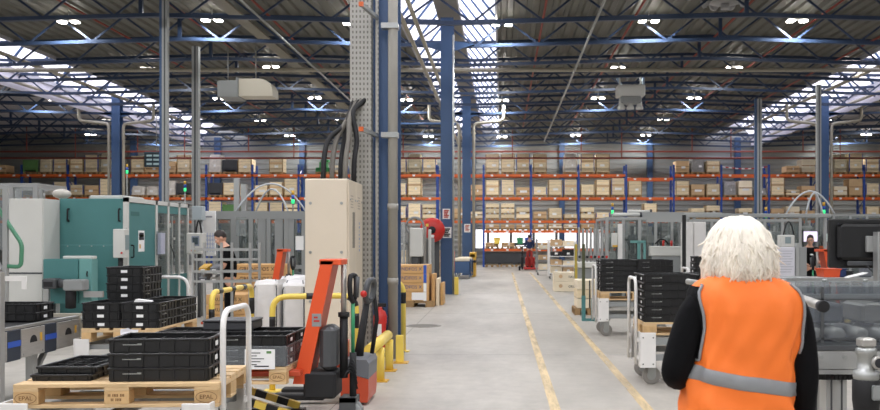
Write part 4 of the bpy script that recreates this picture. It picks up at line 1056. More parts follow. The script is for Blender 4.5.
def fuse(name, meshes, voxel, smooth=4):
    """several closed shapes grown together into one continuous surface"""
    bm = bmesh.new()
    for me in meshes: bm.from_mesh(me)
    me = bpy.data.meshes.new(name); bm.to_mesh(me); bm.free()
    o = bpy.data.objects.new(name, me); COL.objects.link(o)
    r = o.modifiers.new('r', 'REMESH'); r.mode = 'VOXEL'; r.voxel_size = voxel; r.use_smooth_shade = True
    c = o.modifiers.new('c', 'SMOOTH'); c.factor = 0.5; c.iterations = smooth
    dg = bpy.context.evaluated_depsgraph_get(); out = bpy.data.meshes.new_from_object(o.evaluated_get(dg))
    bpy.data.objects.remove(o); bpy.data.meshes.remove(me)
    out.name = name
    return out
def put(name, me, m, parent):
    me.materials.clear(); me.materials.append(m)
    o = bpy.data.objects.new(name, me); COL.objects.link(o); o.parent = parent; return o
def hand_meshes(w, d, side, curl=0.5, s=1.0):
    """palm plus five separate bent fingers at wrist w pointing along d"""
    w = Vector(w); d = Vector(d).normalized(); up = Vector((0, 0, 1)) if abs(d.z) < 0.8 else Vector((0, -1, 0))
    a = d.cross(up).normalized(); n = a.cross(d).normalized(); out = []
    palm = MB().ball((0, 0, 0), (0.04*s, 0.048*s, 0.017*s), 12); M = Matrix((a, d, n)).transposed().to_4x4(); M.translation = w + d*0.05*s
    me = palm.mesh('palm', SKIN); me.transform(M); out.append(me)
    for k in range(4):
        off = (-0.027 + 0.018*k)*s; L = (0.068, 0.078, 0.074, 0.058)[k]*s
        p0 = w + d*0.06*s + a*off; p1 = w + d*0.095*s + a*off
        d2 = (d*math.cos(curl) - n*math.sin(curl)); p2 = p1 + d2*L*0.45
        d3 = (d*math.cos(curl*2) - n*math.sin(curl*2)); p3 = p2 + d3*L*0.5
        out.append(skin_mesh('f', {'a': p0, 'b': p1, 'c': p2, 'd': p3}, [('a', 'b'), ('b', 'c'), ('c', 'd')], {'a': 0.009*s, 'b': 0.009*s, 'c': 0.008*s, 'd': 0.0065*s}, 'a', 1))
    t0 = w + d*0.025*s - a*side*0.025*s; t1 = t0 + (d*0.6 - a*side*0.8)*0.035*s - n*0.008*s; t2 = t1 + (d*0.9 - a*side*0.3 - n*0.3)*0.035*s
    out.append(skin_mesh('t', {'a': t0, 'b': t1, 'c': t2}, [('a', 'b'), ('b', 'c')], {'a': 0.013*s, 'b': 0.0105*s, 'c': 0.008*s}, 'a', 1))
    return out
def head_meshes(c, yaw=0.0, tilt=0.0, s=1.0):
    """skull, jaw, nose, ears; faces local +y turned by yaw, tilted down by tilt"""
    m = MB()
    m.ball((0, -0.01, 0.02), (0.076, 0.094, 0.105), 20)
    m.ball((0, 0.022, -0.045), (0.056, 0.066, 0.07), 16)
    m.ball((0, 0.058, -0.085), (0.027, 0.025, 0.022), 10)          # chin
    m.tube([(0, 0.075, 0.02), (0, 0.092, -0.01), (0, 0.106, -0.028)], [0.008, 0.011, 0.015], 8)   # nose
    for x in (-1, 1):
        m.ball((x*0.077, -0.005, -0.005), (0.012, 0.022, 0.033), 10)  # ears
        m.ball((x*0.034, 0.066, -0.03), (0.026, 0.02, 0.024), 10)
    m.tube([(-0.05, 0.072, 0.032), (0, 0.085, 0.03), (0.05, 0.072, 0.032)], 0.011, 8)   # brow
    m.tube([(-0.024, 0.078, -0.062), (0, 0.086, -0.06), (0.024, 0.078, -0.062)], 0.009, 8)   # lips
    me = m.mesh('head', SKIN)
    M = Matrix.Translation(Vector(c)) @ Matrix.Rotation(yaw, 4, 'Z') @ Matrix.Rotation(-tilt, 4, 'X') @ Matrix.Scale(s, 4)
    me.transform(M)
    return me, M
BASE = dict(pelvis=(0, 0, .93), belly=(0, 0.01, 1.06), chest=(0, 0, 1.24), upper=(0, -0.015, 1.38), neck=(0, 0.0, 1.46), skull=(0, 0.015, 1.56),
            shl=(-.17, -0.01, 1.38), ell=(-.23, -0.02, 1.1), wrl=(-.23, .06, .86), shr=(.17, -0.01, 1.38), elr=(.23, -0.02, 1.1), wrr=(.23, .06, .86),
            hil=(-.09, 0, .88), knl=(-.10, .02, .49), anl=(-.11, -.02, .09), tol=(-.12, .14, .035), hir=(.09, 0, .88), knr=(.10, .02, .49), anr=(.11, -.02, .09), tor=(.12, .14, .035))
RADB = dict(pelvis=(.15, .105), belly=(.135, .10), chest=(.15, .11), upper=(.12, .085), neck=.055, skull=.05, shl=.062, ell=.042, wrl=.027, shr=.062, elr=.042, wrr=.027,
            hil=.085, knl=.057, anl=.038, tol=.03, hir=.085, knr=.057, anr=.038, tor=.03)
EB = [('pelvis', 'belly'), ('belly', 'chest'), ('chest', 'upper'), ('upper', 'neck'), ('neck', 'skull'), ('upper', 'shl'), ('shl', 'ell'), ('ell', 'wrl'), ('upper', 'shr'), ('shr', 'elr'), ('elr', 'wrr'),
      ('pelvis', 'hil'), ('hil', 'knl'), ('knl', 'anl'), ('anl', 'tol'), ('pelvis', 'hir'), ('hir', 'knr'), ('knr', 'anr'), ('anr', 'tor')]
SHIRT = ['pelvis', 'belly', 'chest', 'upper', 'shl', 'ell', 'wrl', 'shr', 'elr', 'wrr']
TROUS = ['pelvis', 'hil', 'knl', 'anl', 'hir', 'knr', 'anr']
def sub_skin(P, keep, grow, root, name, short=None, sub=2, torso=0):
    Q = {k: P[k] for k in keep}; R = {}
    for k in keep:
        r = RADB[k]; R[k] = (r[0]+grow+torso, r[1]+grow+torso*2) if isinstance(r, tuple) else r+grow
    if short:
        for a, b, f in short:    # cut a limb short
            Q[b] = tuple(Vector(P[a]).lerp(Vector(P[b]), f)); R[b] = R[b] if not isinstance(R[b], tuple) else R[b]
    return skin_mesh(name, Q, [e for e in EB if e[0] in keep and e[1] in keep], R, root, sub)
def person(label, loc, rotz, pose=None, yaw=0, tilt=0, shirt=BLACKC, trousers=BLACKC, hair=HAIRD, short_sleeves=False, voxel=0.012, haircut='short', curl=0.5):
    P = dict(BASE); P.update(pose or {})
    t = thing('person', label, 'person', loc, rotz)
    hm, M = head_meshes(Vector(P['skull'])+Vector((0, 0.01, 0.03)), yaw, tilt)
    body = skin_mesh('b', P, EB, RADB, 'pelvis', 2)
    parts = [body, hm]
    for sd, el, wr in ((1, 'ell', 'wrl'), (-1, 'elr', 'wrr')):
        d = Vector(P[wr]) - Vector(P[el]); parts += hand_meshes(P[wr], d, -sd, curl)
    me = fuse('body', parts, voxel, 2)
    put('body', me, SKIN, t)
    sh = [('ell', 'wrl', 0.02), ('elr', 'wrr', 0.02)] if short_sleeves else [('ell', 'wrl', 0.93), ('elr', 'wrr', 0.93)]
    if short_sleeves: keep = [k for k in SHIRT if k not in ('wrl', 'wrr')]+['neck']; put('shirt', sub_skin(P, keep, 0.022, 'pelvis', 'shirt', [('shl', 'ell', .8), ('shr', 'elr', .8), ('upper', 'neck', .6)]), shirt, t)
    else: put('jacket', sub_skin(P, SHIRT+['neck'], 0.016, 'pelvis', 'jacket', sh+[('upper', 'neck', .6)], torso=(-0.012 if haircut == 'long' else 0)), shirt, t)
    put('trousers', sub_skin(P, TROUS+['belly'], 0.012, 'pelvis', 'trousers', [('pelvis', 'belly', 0.55)]), trousers, t)
    for a, b in (('anl', 'tol'), ('anr', 'tor')):
        A, B = Vector(P[a]), Vector(P[b]); d = Vector((B.x-A.x, B.y-A.y, 0)).normalized()
        MB().tube([A-d*0.06-Vector((0, 0, A.z-0.045)), A+d*0.02+Vector((0, 0, 0.055-A.z)), B+d*0.04+Vector((0, 0, 0.04-B.z))], [0.042, 0.054, 0.038], 12).build('shoe', BLACKR, t)
    for x in (-1, 1):
        p = M @ Vector((x*0.031, 0.075, 0.012))
        MB().ball(tuple(p), 0.0125, 8).build('eye', PAPER, t)
        MB().ball(tuple(M @ Vector((x*0.031, 0.085, 0.012))), 0.006, 8).build('iris', INK, t)
    if haircut == 'short':
        hb = MB(); hb.ball((0, -0.016, 0.035), (0.083, 0.098, 0.104), 18)
        hm2 = hb.mesh('hair', hair); bm = bmesh.new(); bm.from_mesh(hm2)
        bmesh.ops.bisect_plane(bm, geom=bm.verts[:]+bm.edges[:]+bm.faces[:], plane_co=(0, 0.03, 0.03), plane_no=(0, 0.75, -0.65), clear_outer=True)
        for v in bm.verts: v.co += Vector((RND.uniform(-.004, .004), RND.uniform(-.004, .004), RND.uniform(-.004, .004)))
        bm.to_mesh(hm2); bm.free(); hm2.transform(M); put('hair', hm2, hair, t)
    return t, P, M
# the blonde person in the hi-vis vest, seen from behind
WX, WY = 0.895, 3.5
pose = dict(pelvis=(-.02, 0, .93), belly=(0, 0.01, 1.06), upper=(0.01, -0.01, 1.36), neck=(-.01, 0.02, 1.45), skull=(-.025, 0.05, 1.53),
            shl=(-.165, -0.01, 1.37), ell=(-.262, -.03, 1.10), wrl=(-.185, .19, 1.05), shr=(.19, -0.01, 1.36), elr=(.222, -.03, 1.10), wrr=(.245, .08, .86),
            hil=(-.11, 0, .88), hir=(.07, 0, .88), knl=(-.13, .05, .49), knr=(.08, -.02, .49), anl=(-.14, .06, .09), anr=(.09, -.12, .10), tol=(-.15, .21, .035), tor=(.10, .03, .035))
w, P, HM = person('blonde person in orange hi-vis vest and black jacket, seen from behind', (WX, WY, 0), 0, pose, 0.15, 0.05, haircut='long', voxel=0.007, curl=0.7)
# vest: closed sleeveless shell following torso, open at the neck
rings = [(0.74, -.035, .205, .155, 0), (0.80, -.032, .21, .155, 0), (0.90, -.026, .212, .15, 0), (0.98, -.02, .208, .147, 0), (1.08, -.012, .198, .143, 0.005), (1.16, .003, .194, .142, 0.005),
         (1.22, .012, .196, .142, 0), (1.28, .02, .2, .14, -.005), (1.34, .014, .206, .136, -.01), (1.385, .008, .206, .124, -.012), (1.415, .002, .197, .108, -.014), (1.44, -.003, .172, .092, -.012), (1.465, -.01, .125, .08, -.006), (1.482, -.014, .085, .07, 0.0)]
def vest_pt(z, a, out=0.0):
    for i in range(len(rings)-1):
        if z <= rings[i+1][0]: break
    p, q = rings[i], rings[i+1]; f = max(0, min(1, (z-p[0])/(q[0]-p[0])))
    cx, ra, rb, cy = [p[k]+(q[k]-p[k])*f for k in (1, 2, 3, 4)]
    c, s = math.cos(a), math.sin(a); e = 0.8
    wr = 0.005*math.sin(9*a+14*z)+0.004*math.sin(15*a-34*z)*max(0.2, 1-abs(z-1.25)*4) + 0.006*math.sin(5*a+44*z)*max(0, 1-abs(z-1.0)*3)
    return (cx+math.copysign(abs(c)**e, c)*(ra+wr+out), cy+math.copysign(abs(s)**e, s)*(rb+wr+out), z)
vm = MB(); n = 72; zs = [0.74+0.742*k/54 for k in range(55)]
vs2 = [vest_pt(z, 2*PI*j/n) for z in zs for j in range(n)]
vm.add(vs2, [(i*n+j, i*n+(j+1) % n, (i+1)*n+(j+1) % n, (i+1)*n+j) for i in range(54) for j in range(n)], 0, True)
vest = vm.build('vest', HIVIS, w)
def band_z(z, a): return z - 0.035*math.cos(a)*1.0
bm_ = MB(); vs2 = []
for zz in (-.026, -.0235, .0235, .026):
    for j in range(n):
        a = 2*PI*j/n; o = 0.0005 if abs(zz) > 0.025 else 0.004
        vs2.append(vest_pt(band_z(1.085, a)+zz, a, o))
bm_.add(vs2, [(i*n+j, i*n+(j+1) % n, (i+1)*n+(j+1) % n, (i+1)*n+j) for i in range(3) for j in range(n)], 0, True)
bm_.build('reflective_band', REFLEX, vest)
# armhole piping
for sx, a0 in ((-1, PI), (1, 0.0)):
    p = []
    zlow = 1.165 if sx < 0 else 1.19
    for k in range(13):
        z = 1.435-(1.435-zlow)*k/12; dd = 0.62 - 0.2*abs(k/12-0.4)
        a = (PI+dd) if sx < 0 else (2*PI-dd)
        p.append(vest_pt(z, a, 0.006))
    for k in range(1, 12): p.append(vest_pt(zlow-0.004, (PI+dd-2*dd*k/12) if sx < 0 else (2*PI-dd+2*dd*k/12), 0.003))
    for k in range(12, -1, -1):
        z = 1.435-(1.435-zlow)*k/12; dd = 0.62 - 0.2*abs(k/12-0.4)
        a = (PI-dd) if sx < 0 else dd
        p.append(vest_pt(z, a, 0.006))
    p.append(p[0])
    MB().tube(p, 0.0055, 6).build('piping', REFLEX, vest)
    # the black jacket showing inside the armhole
    q = MB(); pts = []
    for k in range(13):
        z = 1.43-(1.43-zlow)*k/12
        for j in range(9):
            dd = (0.62 - 0.2*abs(k/12-0.4))*(1-2*j/8); a = (PI+dd) if sx < 0 else (-dd)
            pts.append(vest_pt(z, a, 0.006))
    q.add(pts, [(k*9+j, k*9+j+1, (k+1)*9+j+1, (k+1)*9+j) for k in range(12) for j in range(8)], 0, True)
    q.build('jacket_side', BLACKC, vest)
# hair: inner volume and long wavy strands
hc = Vector(P['skull'])+Vector((0.022, 0.0, 0.03))
R2 = random.Random(5)
hv = MB()
prof = [(1.415, .085, .065, -.035), (1.45, .11, .095, -.035), (1.49, .119, .112, -.03), (1.54, .118, .12, -.018), (1.59, .108, .12, -.005), (1.635, .09, .105, 0.0), (1.67, .064, .075, .003), (1.69, .032, .036, .004)]
nn = 28; vv = []
for z, a, b, cy in prof:
    for j in range(nn):
        t = 2*PI*j/nn; c, s = math.cos(t), math.sin(t)
        if s > 0 and z < 1.62: s *= 0.25        # open at the face
        vv.append((hc.x+c*a*(1+.04*math.sin(5*t+z*40)), hc.y+cy+s*b, z))
hv.add(vv, [(i*nn+j, i*nn+(j+1) % nn, (i+1)*nn+(j+1) % nn, (i+1)*nn+j) for i in range(len(prof)-1) for j in range(nn)] + [tuple(range(nn-1, -1, -1)), tuple(range((len(prof)-1)*nn, len(prof)*nn))], 0, True)
hair = hv.build('hair', HAIRB, w)
st = MB()
for k in range(1400):
    t = R2.uniform(PI*0.93, PI*2.07); up = R2.random()**0.7
    # start on the crown, fall outward and down behind
    z0 = 1.69-0.09*(1-up)-0.02*R2.random(); zend = R2.uniform(1.385, 1.445) if R2.random() < 0.85 else R2.uniform(1.44, 1.58)
    ph, amp, fr = R2.uniform(0, 6), R2.uniform(.005, .018), R2.uniform(30, 60)
    sx0 = R2.uniform(0.1, 1.0); pts = []; rs = []
    m = 11
    for i in range(m+1):
        f = i/m; z = z0+(zend-z0)*f
        for q in range(len(prof)-1):
            if z <= prof[q+1][0] or q == len(prof)-2: break
        a0, a1 = prof[q], prof[q+1]; g = max(0, min(1, (z-a0[0])/(a1[0]-a0[0])))
        ra, rb, cy = [a0[j]+(a1[j]-a0[j])*g for j in (1, 2, 3)]
        if z < 1.42: ra, rb = .09, .07
        lay = 1.0+0.03*R2.random()*(1 if i else 0)*f + 0.035 + 0.05*math.sin(ph*7)*f + 0.03*math.sin(4*t+22*f)*f
        wv = amp*math.sin(fr*z+ph)*(0.3+f)
        tt = t + 0.05*math.sin(ph*3+f*3)
        fl_ = 1.0+0.10*max(0, f-0.75)*4*(0.5+math.sin(ph*5))
        pts.append((hc.x+math.cos(tt)*(ra*lay*fl_)+wv, hc.y+cy+math.sin(tt)*rb*lay*fl_+wv*0.6*math.cos(ph), z)); rs.append(0.0048*(0.6+0.7*math.sin(PI*min(1, f+0.15)))*(1 if i < m else 0.25))
    st.tube(pts, rs, 4)
st.build('hair_strands', HAIRB, hair)
# bearded worker at the work bench on the machine side
MX, MY = X(230, 15.4), 15.4
person('bearded person with dark hair in black shirt bending over the work bench', (MX, MY, 0), PI/2+0.35,
       dict(upper=(0, .04, 1.42), neck=(0, .09, 1.51), skull=(0, .14, 1.60), shl=(-.18, .05, 1.42), shr=(.18, .05, 1.42), ell=(-.22, .12, 1.15), elr=(.22, .12, 1.15), wrl=(-.16, .36, 1.12), wrr=(.16, .36, 1.12)),
       0.0, 0.5, short_sleeves=True)
# person with glasses beyond the machines on the monitor side
gx, gy = X(809.5, 22.0), 22.0
g, P2, M2 = person('person in glasses and black T-shirt standing beside the black monitor, among machines', (gx, gy, 0), PI+0.3,
       dict(skull=(0, .02, 1.56), wrl=(-.2, .25, 1.02), wrr=(.2, .25, 1.02)), -0.6, 0.15, short_sleeves=True)
gl = MB()
for x in (-1, 1):
    gl.tube([M2 @ Vector((x*0.032+0.022*math.cos(2*PI*k/12), 0.094, 0.012+0.017*math.sin(2*PI*k/12))) for k in range(13)], 0.0025, 5)
    gl.tube([M2 @ Vector((x*0.054, 0.094, 0.014)), M2 @ Vector((x*0.08, 0.0, 0.014))], 0.0025, 5)
gl.build('glasses', BLACKR, g)
MB().ball((0.03, 0.125, 1.26), (0.05, 0.012, 0.02), 10).ball((-0.02, 0.125, 1.21), (0.02, 0.012, 0.03), 8).build('shirt_print', PAPER, g)
# person in navy driving the red pallet truck by the racks
person('person in navy jacket and cap-less dark hair riding the red pallet truck', (X(529.5, 49.5), 49.5, 0.16), 0.0,
       dict(wrl=(-.15, .3, 1.1), wrr=(.15, .3, 1.1), ell=(-.25, .02, 1.12), elr=(.25, .02, 1.12)), 0, 0, shirt=NAVY, trousers=mat('red work trousers', 'A83A34', 0.8), voxel=0.02)['label' if False else 0]['label'] = 'person in navy jacket with dark hair riding the red pallet truck'
t = thing('ride_on_truck', 'red ride-on pallet truck with black drive unit by the racks', 'pallet truck', (X(529.5, 49.5), 49.5, 0))
MB().rbox(-0.3, 0.5, -0.35, 0.35, 0.06, 0.155, 0.02).build('platform', RED, t)
MB().rbox(-0.45, -0.32, -0.3, 0.4, 0.06, 0.75, 0.06).build('drive_unit', BLACKR, t)
MB().rbox(-0.2, 0.3, 0.5, 0.8, 0.06, 0.7, 0.05).build('battery_box', RED, t)
for s in (-1, 1): MB().rbox(-0.1+s*0.18, 0.1+s*0.18, 0.8, 2.0, 0.06, 0.14, 0.02).build('fork', RED, t)
MB().lathe([(0.05, -0.05), (0.12, -0.05), (0.12, 0.05), (0.05, 0.05)], (-0.52, 0, 0.121), 'x', 16).build('wheel', BLACKR, t)
MB().tube([(-0.38, 0.3, 0.75), (-0.38, 0.3, 1.25), (-0.15, 0.3, 1.28)], 0.03, 8).build('steering_arm', BLACKR, t)
# ------------------------------------------------------------------ machine lines
def frame_boxes(m, x0, x1, y0, y1, z0, z1, w, nx, ny, mid=()):
    xs = [x0+(x1-x0)*i/nx for i in range(nx+1)]; ys = [y0+(y1-y0)*i/ny for i in range(ny+1)]
    for y in (y0, y1):
        for x in xs: m.cb((x, y, (z0+z1)/2), (w, w, z1-z0))
    for x in (x0, x1):
        for y in ys[1:-1]: m.cb((x, y, (z0+z1)/2), (w, w, z1-z0))
    q = w*0.9
    for z in (z0+w/2, z1-w/2)+tuple(mid):
        for y in (y0, y1): m.cb(((x0+x1)/2, y, z-0.001), (x1-x0-w, q, q))
        for x in (x0, x1): m.cb((x, (y0+y1)/2, z-0.001), (q, y1-y0-w, q))
    return xs, ys
def enclosure(t, x0, x1, y0, y1, z0, z1, w=0.06, nx=3, ny=2, mid=(), panel=None, fm=None, sides=True):
    """aluminium guard frame with a clear pane in every bay"""
    m = MB(); xs, ys = frame_boxes(m, x0, x1, y0, y1, z0, z1, w, nx, ny, mid)
    m.build('guard_frame', fm or ALUM, t)
    zs = [z0+w] + sorted(mid) + [z1-w]
    for i in range(nx):
        for a, b in zip(zs[:-1], zs[1:]):
            MB().box(xs[i]+w/2, xs[i+1]-w/2, y0-0.004, y0+0.004, a+w/2*(a in mid), b-w/2*(b in mid)).build('guard_panel', panel or CLEAR, t)
    if sides:
        for x in (x0, x1):
            for i in range(ny): MB().box(x-0.004, x+0.004, ys[i]+w/2, ys[i+1]-w/2, z0+w, z1-w).build('guard_panel', panel or CLEAR, t)
def innards(t, x0, x1, y0, y1, z0, z1, n, seed):
    """stations inside a guarded machine: slides, cylinders, grippers"""
    r = random.Random(seed)
    for i in range(n):
        x = x0+(x1-x0)*(i+0.5)/n; y = r.uniform(y0+(y1-y0)*0.3, y1-(y1-y0)*0.3); k = i % 3; m = MB(); h = z1-z0
        m.rbox(x-0.09, x+0.09, y-0.09, y+0.09, z0, z0+h*r.uniform(.25, .4), 0.01)
        if k == 0:
            m.box(x-0.04, x+0.04, y-0.04, y+0.04, z0+h*0.25, z0+h*0.9).rbox(x-0.12, x+0.07, y-0.14, y-0.04, z0+h*0.55, z0+h*0.72, 0.01); m.cyl((x-0.08, y-0.09, z0+h*0.4), (x-0.08, y-0.09, z0+h*0.55), 0.022, 8)
        elif k == 1:
            m.cyl((x, y, z0+h*0.3), (x, y, z0+h*0.75), 0.055, 12).cyl((x, y, z0+h*0.7), (x, y, z0+h*0.8), 0.08, 12); m.rbox(x-0.15, x+0.15, y-0.05, y+0.05, z0+h*0.8, z0+h*0.88, 0.01)
        else:
            m.bar((x-0.1, y, z0+h*0.35), (x+0.1, y-0.05, z0+h*0.7), 0.07, 0.07).bar((x+0.1, y-0.05, z0+h*0.7), (x-0.05, y-0.1, z0+h*0.62), 0.05, 0.05); m.lathe([(0.02, 0), (0.05, 0), (0.05, 0.08), (0.02, 0.08)], (x+0.1, y-0.1, z0+h*0.67), 'y', 12)
        m.box(x-0.02+0.13, x+0.02+0.13, y+0.1, y+0.14, z0, z1).box(x-0.2, x+0.2, y+0.1, y+0.14, z0+h*0.6, z0+h*0.64)
        m.build('station', (DGREY, OFFW, ALUM, STAIN)[(i+seed) % 4], t)
        m2 = MB().tube(arc_path((x, y+0.05, z0+h*0.6), (x+0.2, y+0.1, z0+h*0.3), 0.12, 6), 0.012, 5); m2.build('hose', BLACKR, t)
def signal_lamp(label, x, y, z0, z1, lit=True):
    t = thing('signal_tower', label, 'signal lamp', (x, y, z0), 0, 'signal towers on machines')
    MB().cyl((0, 0, 0.001), (0, 0, z1-z0-0.3), 0.018, 8).build('pole', GREYP, t)
    h = z1-z0
    for k, m in enumerate((LEDG if lit else GREEN, WBLUE, YELLOWD)):
        MB().cyl((0, 0, h-0.3+0.1*k), (0, 0, h-0.205+0.1*k), 0.035, 12).build('lamp_segment', m, t)
    return t
# ---- teal press line on the machine side
t = thing('machine_cabinet', 'large off-white machine cabinet beside the teal press', 'machine', (0, 16.55, 0))
MB().rbox(X(8, 16.55), X(42.4, 16.55), 0, 0.62, 0.12, 2.33, 0.01).build('body', OFFW, t)
MB().rbox(X(42.4, 16.55)+0.0005, X(42.5, 16.55)+0.012, 0.02, 0.62, 0.12, 2.33, 0.002).build('door_edge', OFFW, t)
MB().box(X(9, 16.55), X(42, 16.55), 0.05, 0.6, 0, 0.12).build('plinth', DGREY, t)
MB().box(X(8.5, 16.55), X(42.4, 16.55), -0.006, -0.001, 1.0, 1.03).build('groove', DGREY, t)
MB().tube(arc_path((X(40.5, 16.55), 0.1, 2.33), (X(42, 16.55), 0.1, 2.33), 0.1, 6), 0.012, 6).build('lifting_eye', GALV, t)
tx0, tx1, ty0, ty1 = X(59.5, 17.2), X(126.3, 17.2), 17.2, 20.6
t = thing('teal_press', 'large teal machine housing with two black handles', 'machine', (0, ty0, 0))
MB().rbox(tx0, tx1-0.06, 0, 1.46, 0.12, Z(198.5, 17.2), 0.012).build('body', TEAL, t)
MB().box(tx0, tx1-0.45, 1.462, 3.36, 0.12, Z(198.5, 17.2)-0.02).build('inner_machine', GREYP, t)
MB().box(tx0, tx1-0.061, 1.462, 3.36, Z(198.5, 17.2)-0.015, Z(198.5, 17.2)).build('roof_sheet', TEAL, t)
MB().box(tx0+0.3, tx1-0.061, 1.462, 3.36, 0.12, 0.85).build('lower_body', TEAL, t)
innards(t, tx1-0.44, tx1-0.07, 1.6, 3.2, 0.86, 2.1, 2, 4)
MB().box(tx0+0.03, tx1-0.1, 0.05, 3.3, 0, 0.12).build('plinth', DGREY, t)
zz = Z(245, 17.2)
MB().box(tx0+0.02, tx1-0.08, -0.003, -0.001, zz-0.004, zz+0.004).build('panel_joint', TEALL, t)
rv = MB()
for k in range(5): MB().cyl((tx0+0.15+0.22*k, -0.001, zz-0.02), (tx0+0.15+0.22*k, -0.012, zz-0.02), 0.012, 8).build('bolt', GALV, t)
for u in (69, 120):
    x = X(u, 17.2); z0, z1 = Z(221, 17.2), Z(209, 17.2)
    MB().tube(fillet([(x, 0, z0), (x, -0.06, z0), (x, -0.06, z1), (x, 0, z1)], 0.03, 3), 0.016, 8).build('handle', BLACKR, t)
xs = tx1
f = MB()
for y, w in ((0.0, 0.08), (1.42, 0.1), (2.1, 0.08), (2.75, 0.08), (3.3, 0.08)): f.box(xs-0.06, xs+0.02, y, y+w, 0.1, Z(198.5, 17.2)+0.02)
f.box(xs-0.06, xs+0.02, 0, 3.38, Z(198.5, 17.2)-0.06, Z(198.5, 17.2)+0.02).build('side_frame', OFFW, t)
MB().box(xs+0.0055, xs+0.0075, 0.2, 0.6, 2.05, 2.13).build('nameplate', mat('door lettering', '3A6B68', 0.6), t)
d = MB().rbox(xs-0.03, xs+0.005, 0.085, 1.415, 0.2, Z(198.5, 17.2)-0.07, 0.004).build('teal_door', TEAL, t)
n = MB().box(xs+0.0055, xs+0.009, 0.55, 0.85, 1.38, 1.78).build('warning_notice', PAPER, d)
MB().box(xs+0.0095, xs+0.011, 0.58, 0.82, 1.60, 1.74).build('warning_band', INK, n); MB().box(xs+0.0095, xs+0.011, 0.6, 0.8, 1.66, 1.70).build('yellow_print', YELLOWD, n); MB().box(xs+0.0095, xs+0.011, 0.6, 0.66, 1.44, 1.52).build('yellow_print', YELLOWD, n)
MB().tube(fillet([(xs+0.005, 0.2, 1.28), (xs+0.06, 0.2, 1.28), (xs+0.06, 0.2, 1.5), (xs+0.005, 0.2, 1.5)], 0.02, 3), 0.013, 6).build('door_handle', BLACKR, d)
for k, (y0, y1) in enumerate(((1.53, 2.09), (2.19, 2.74), (2.84, 3.29))):
    MB().box(xs-0.02, xs, y0, y1, 0.9, Z(198.5, 17.2)-0.22).build('window_panel', GLASSD, t)
    MB().box(xs-0.03, xs+0.004, y0, y1, Z(198.5, 17.2)-0.215, Z(198.5, 17.2)-0.065).build('teal_header', TEAL, t)
    MB().box(xs-0.03, xs+0.004, y0, y1, 0.15, 0.88).build('teal_apron', TEAL, t)
MB().rbox(X(82, 17.4), X(116, 17.4), 0.5, 1.6, Z(198.5, 17.2), Z(194.5, 17.4), 0.02).build('roof_unit', OFFW, t)
MB().ball((X(52, 18), 1.2, Z(198, 18)+0.1), (0.17, 0.2, 0.1), 12).build('dust_bag', WRAP, t)
t = thing('control_box', 'grey control box hanging in front of the teal housing', 'control box', (X(119.5, 16.8), 16.8, 0))
MB().rbox(-0.12, 0.09, 0, 0.22, Z(258, 16.8), Z(229, 16.8), 0.012).build('box', OFFW, t)
MB().box(0.0905, 0.1, 0.03, 0.19, Z(250, 16.8), Z(235, 16.8)).build('display', SCREENG, t)
MB().cyl((0.04, -0.001, Z(253, 16.8)), (0.04, -0.02, Z(253, 16.8)), 0.018, 10).build('red_button', RED, t)
MB().cyl((-0.02, 0.1, 0.0), (-0.02, 0.1, Z(258, 16.8)), 0.045, 10).build('stand', BLACKR, t)
t = thing('paper_sheaf', 'clear pocket of papers hanging on the teal machine side', 'paper', (tx1+0.07, 18.6, 1.0))
MB().rbox(-0.04, 0.06, 0, 0.3, 0.3, 0.78, 0.01).build('pocket', CLEAR, t); MB().box(-0.02, 0.04, 0.03, 0.27, 0.32, 0.74).build('papers', mat('bluish paper', 'C9C8E0', 0.6), t)
# low teal block with drive motor
y0 = 16.25
t = thing('teal_feeder', 'low teal feeder block with grey motor in front of the white cabinet', 'machine', (0, y0, 0))
MB().rbox(X(43, y0), X(78, y0), 0, 0.28, 0.5, Z(259, y0), 0.01).build('block', TEAL, t)
MB().rbox(X(78.3, y0), X(91, y0), 0.02, 0.28, 0.5, Z(259, y0), 0.01).build('side_block', TEALL, t)
MB().rbox(X(61, y0), X(91, y0), 0.06, 0.25, Z(259, y0), Z(256, y0), 0.01).build('top_plate', OFFW, t)
MB().tube(fillet([(X(86, y0), 0.05, Z(277, y0)), (X(88, y0), -0.05, Z(274, y0)), (X(86, y0), 0.05, Z(271, y0))], 0.02), 0.013, 6).build('handle', BLACKR, t)
for x in (X(46, y0), X(90, y0)): MB().box(x-0.04, x+0.04, 0.1, 0.27, 0, 0.5).build('leg', DGREY, t)
MB().box(X(51, y0), X(56, y0), -0.28, -0.2, 0, Z(288, y0)).build('stand', ALU, t)
MB().lathe([(0.04, 0), (0.085, 0.01), (0.085, 0.3), (0.05, 0.34)], (X(75, y0), -0.16, Z(308, y0)), 'z', 14).build('drive_motor', BLACKR, t)
MB().rbox(X(70, y0), X(90, y0), -0.28, -0.02, Z(290, y0), Z(279, y0), 0.02).build('gearbox', GREYP, t)
MB().box(X(86, y0), X(105, y0), -0.1, -0.04, Z(297, y0), Z(291, y0)).build('cross_profile', ALU, t)
mt = MB().rbox(X(50, y0), X(63, y0), -0.3, -0.02, Z(288, y0), Z(278, y0), 0.02).lathe([(0.04, 0), (0.075, 0.01), (0.075, 0.2), (0.04, 0.22)], (X(63.5, y0), -0.16, Z(283, y0)), 'x', 14).build('drive_motor', DGREY, t)
MB().box(X(52, y0), X(61, y0), -0.306, -0.301, Z(286, y0), Z(281, y0)).build('slot', BLACKR, mt)
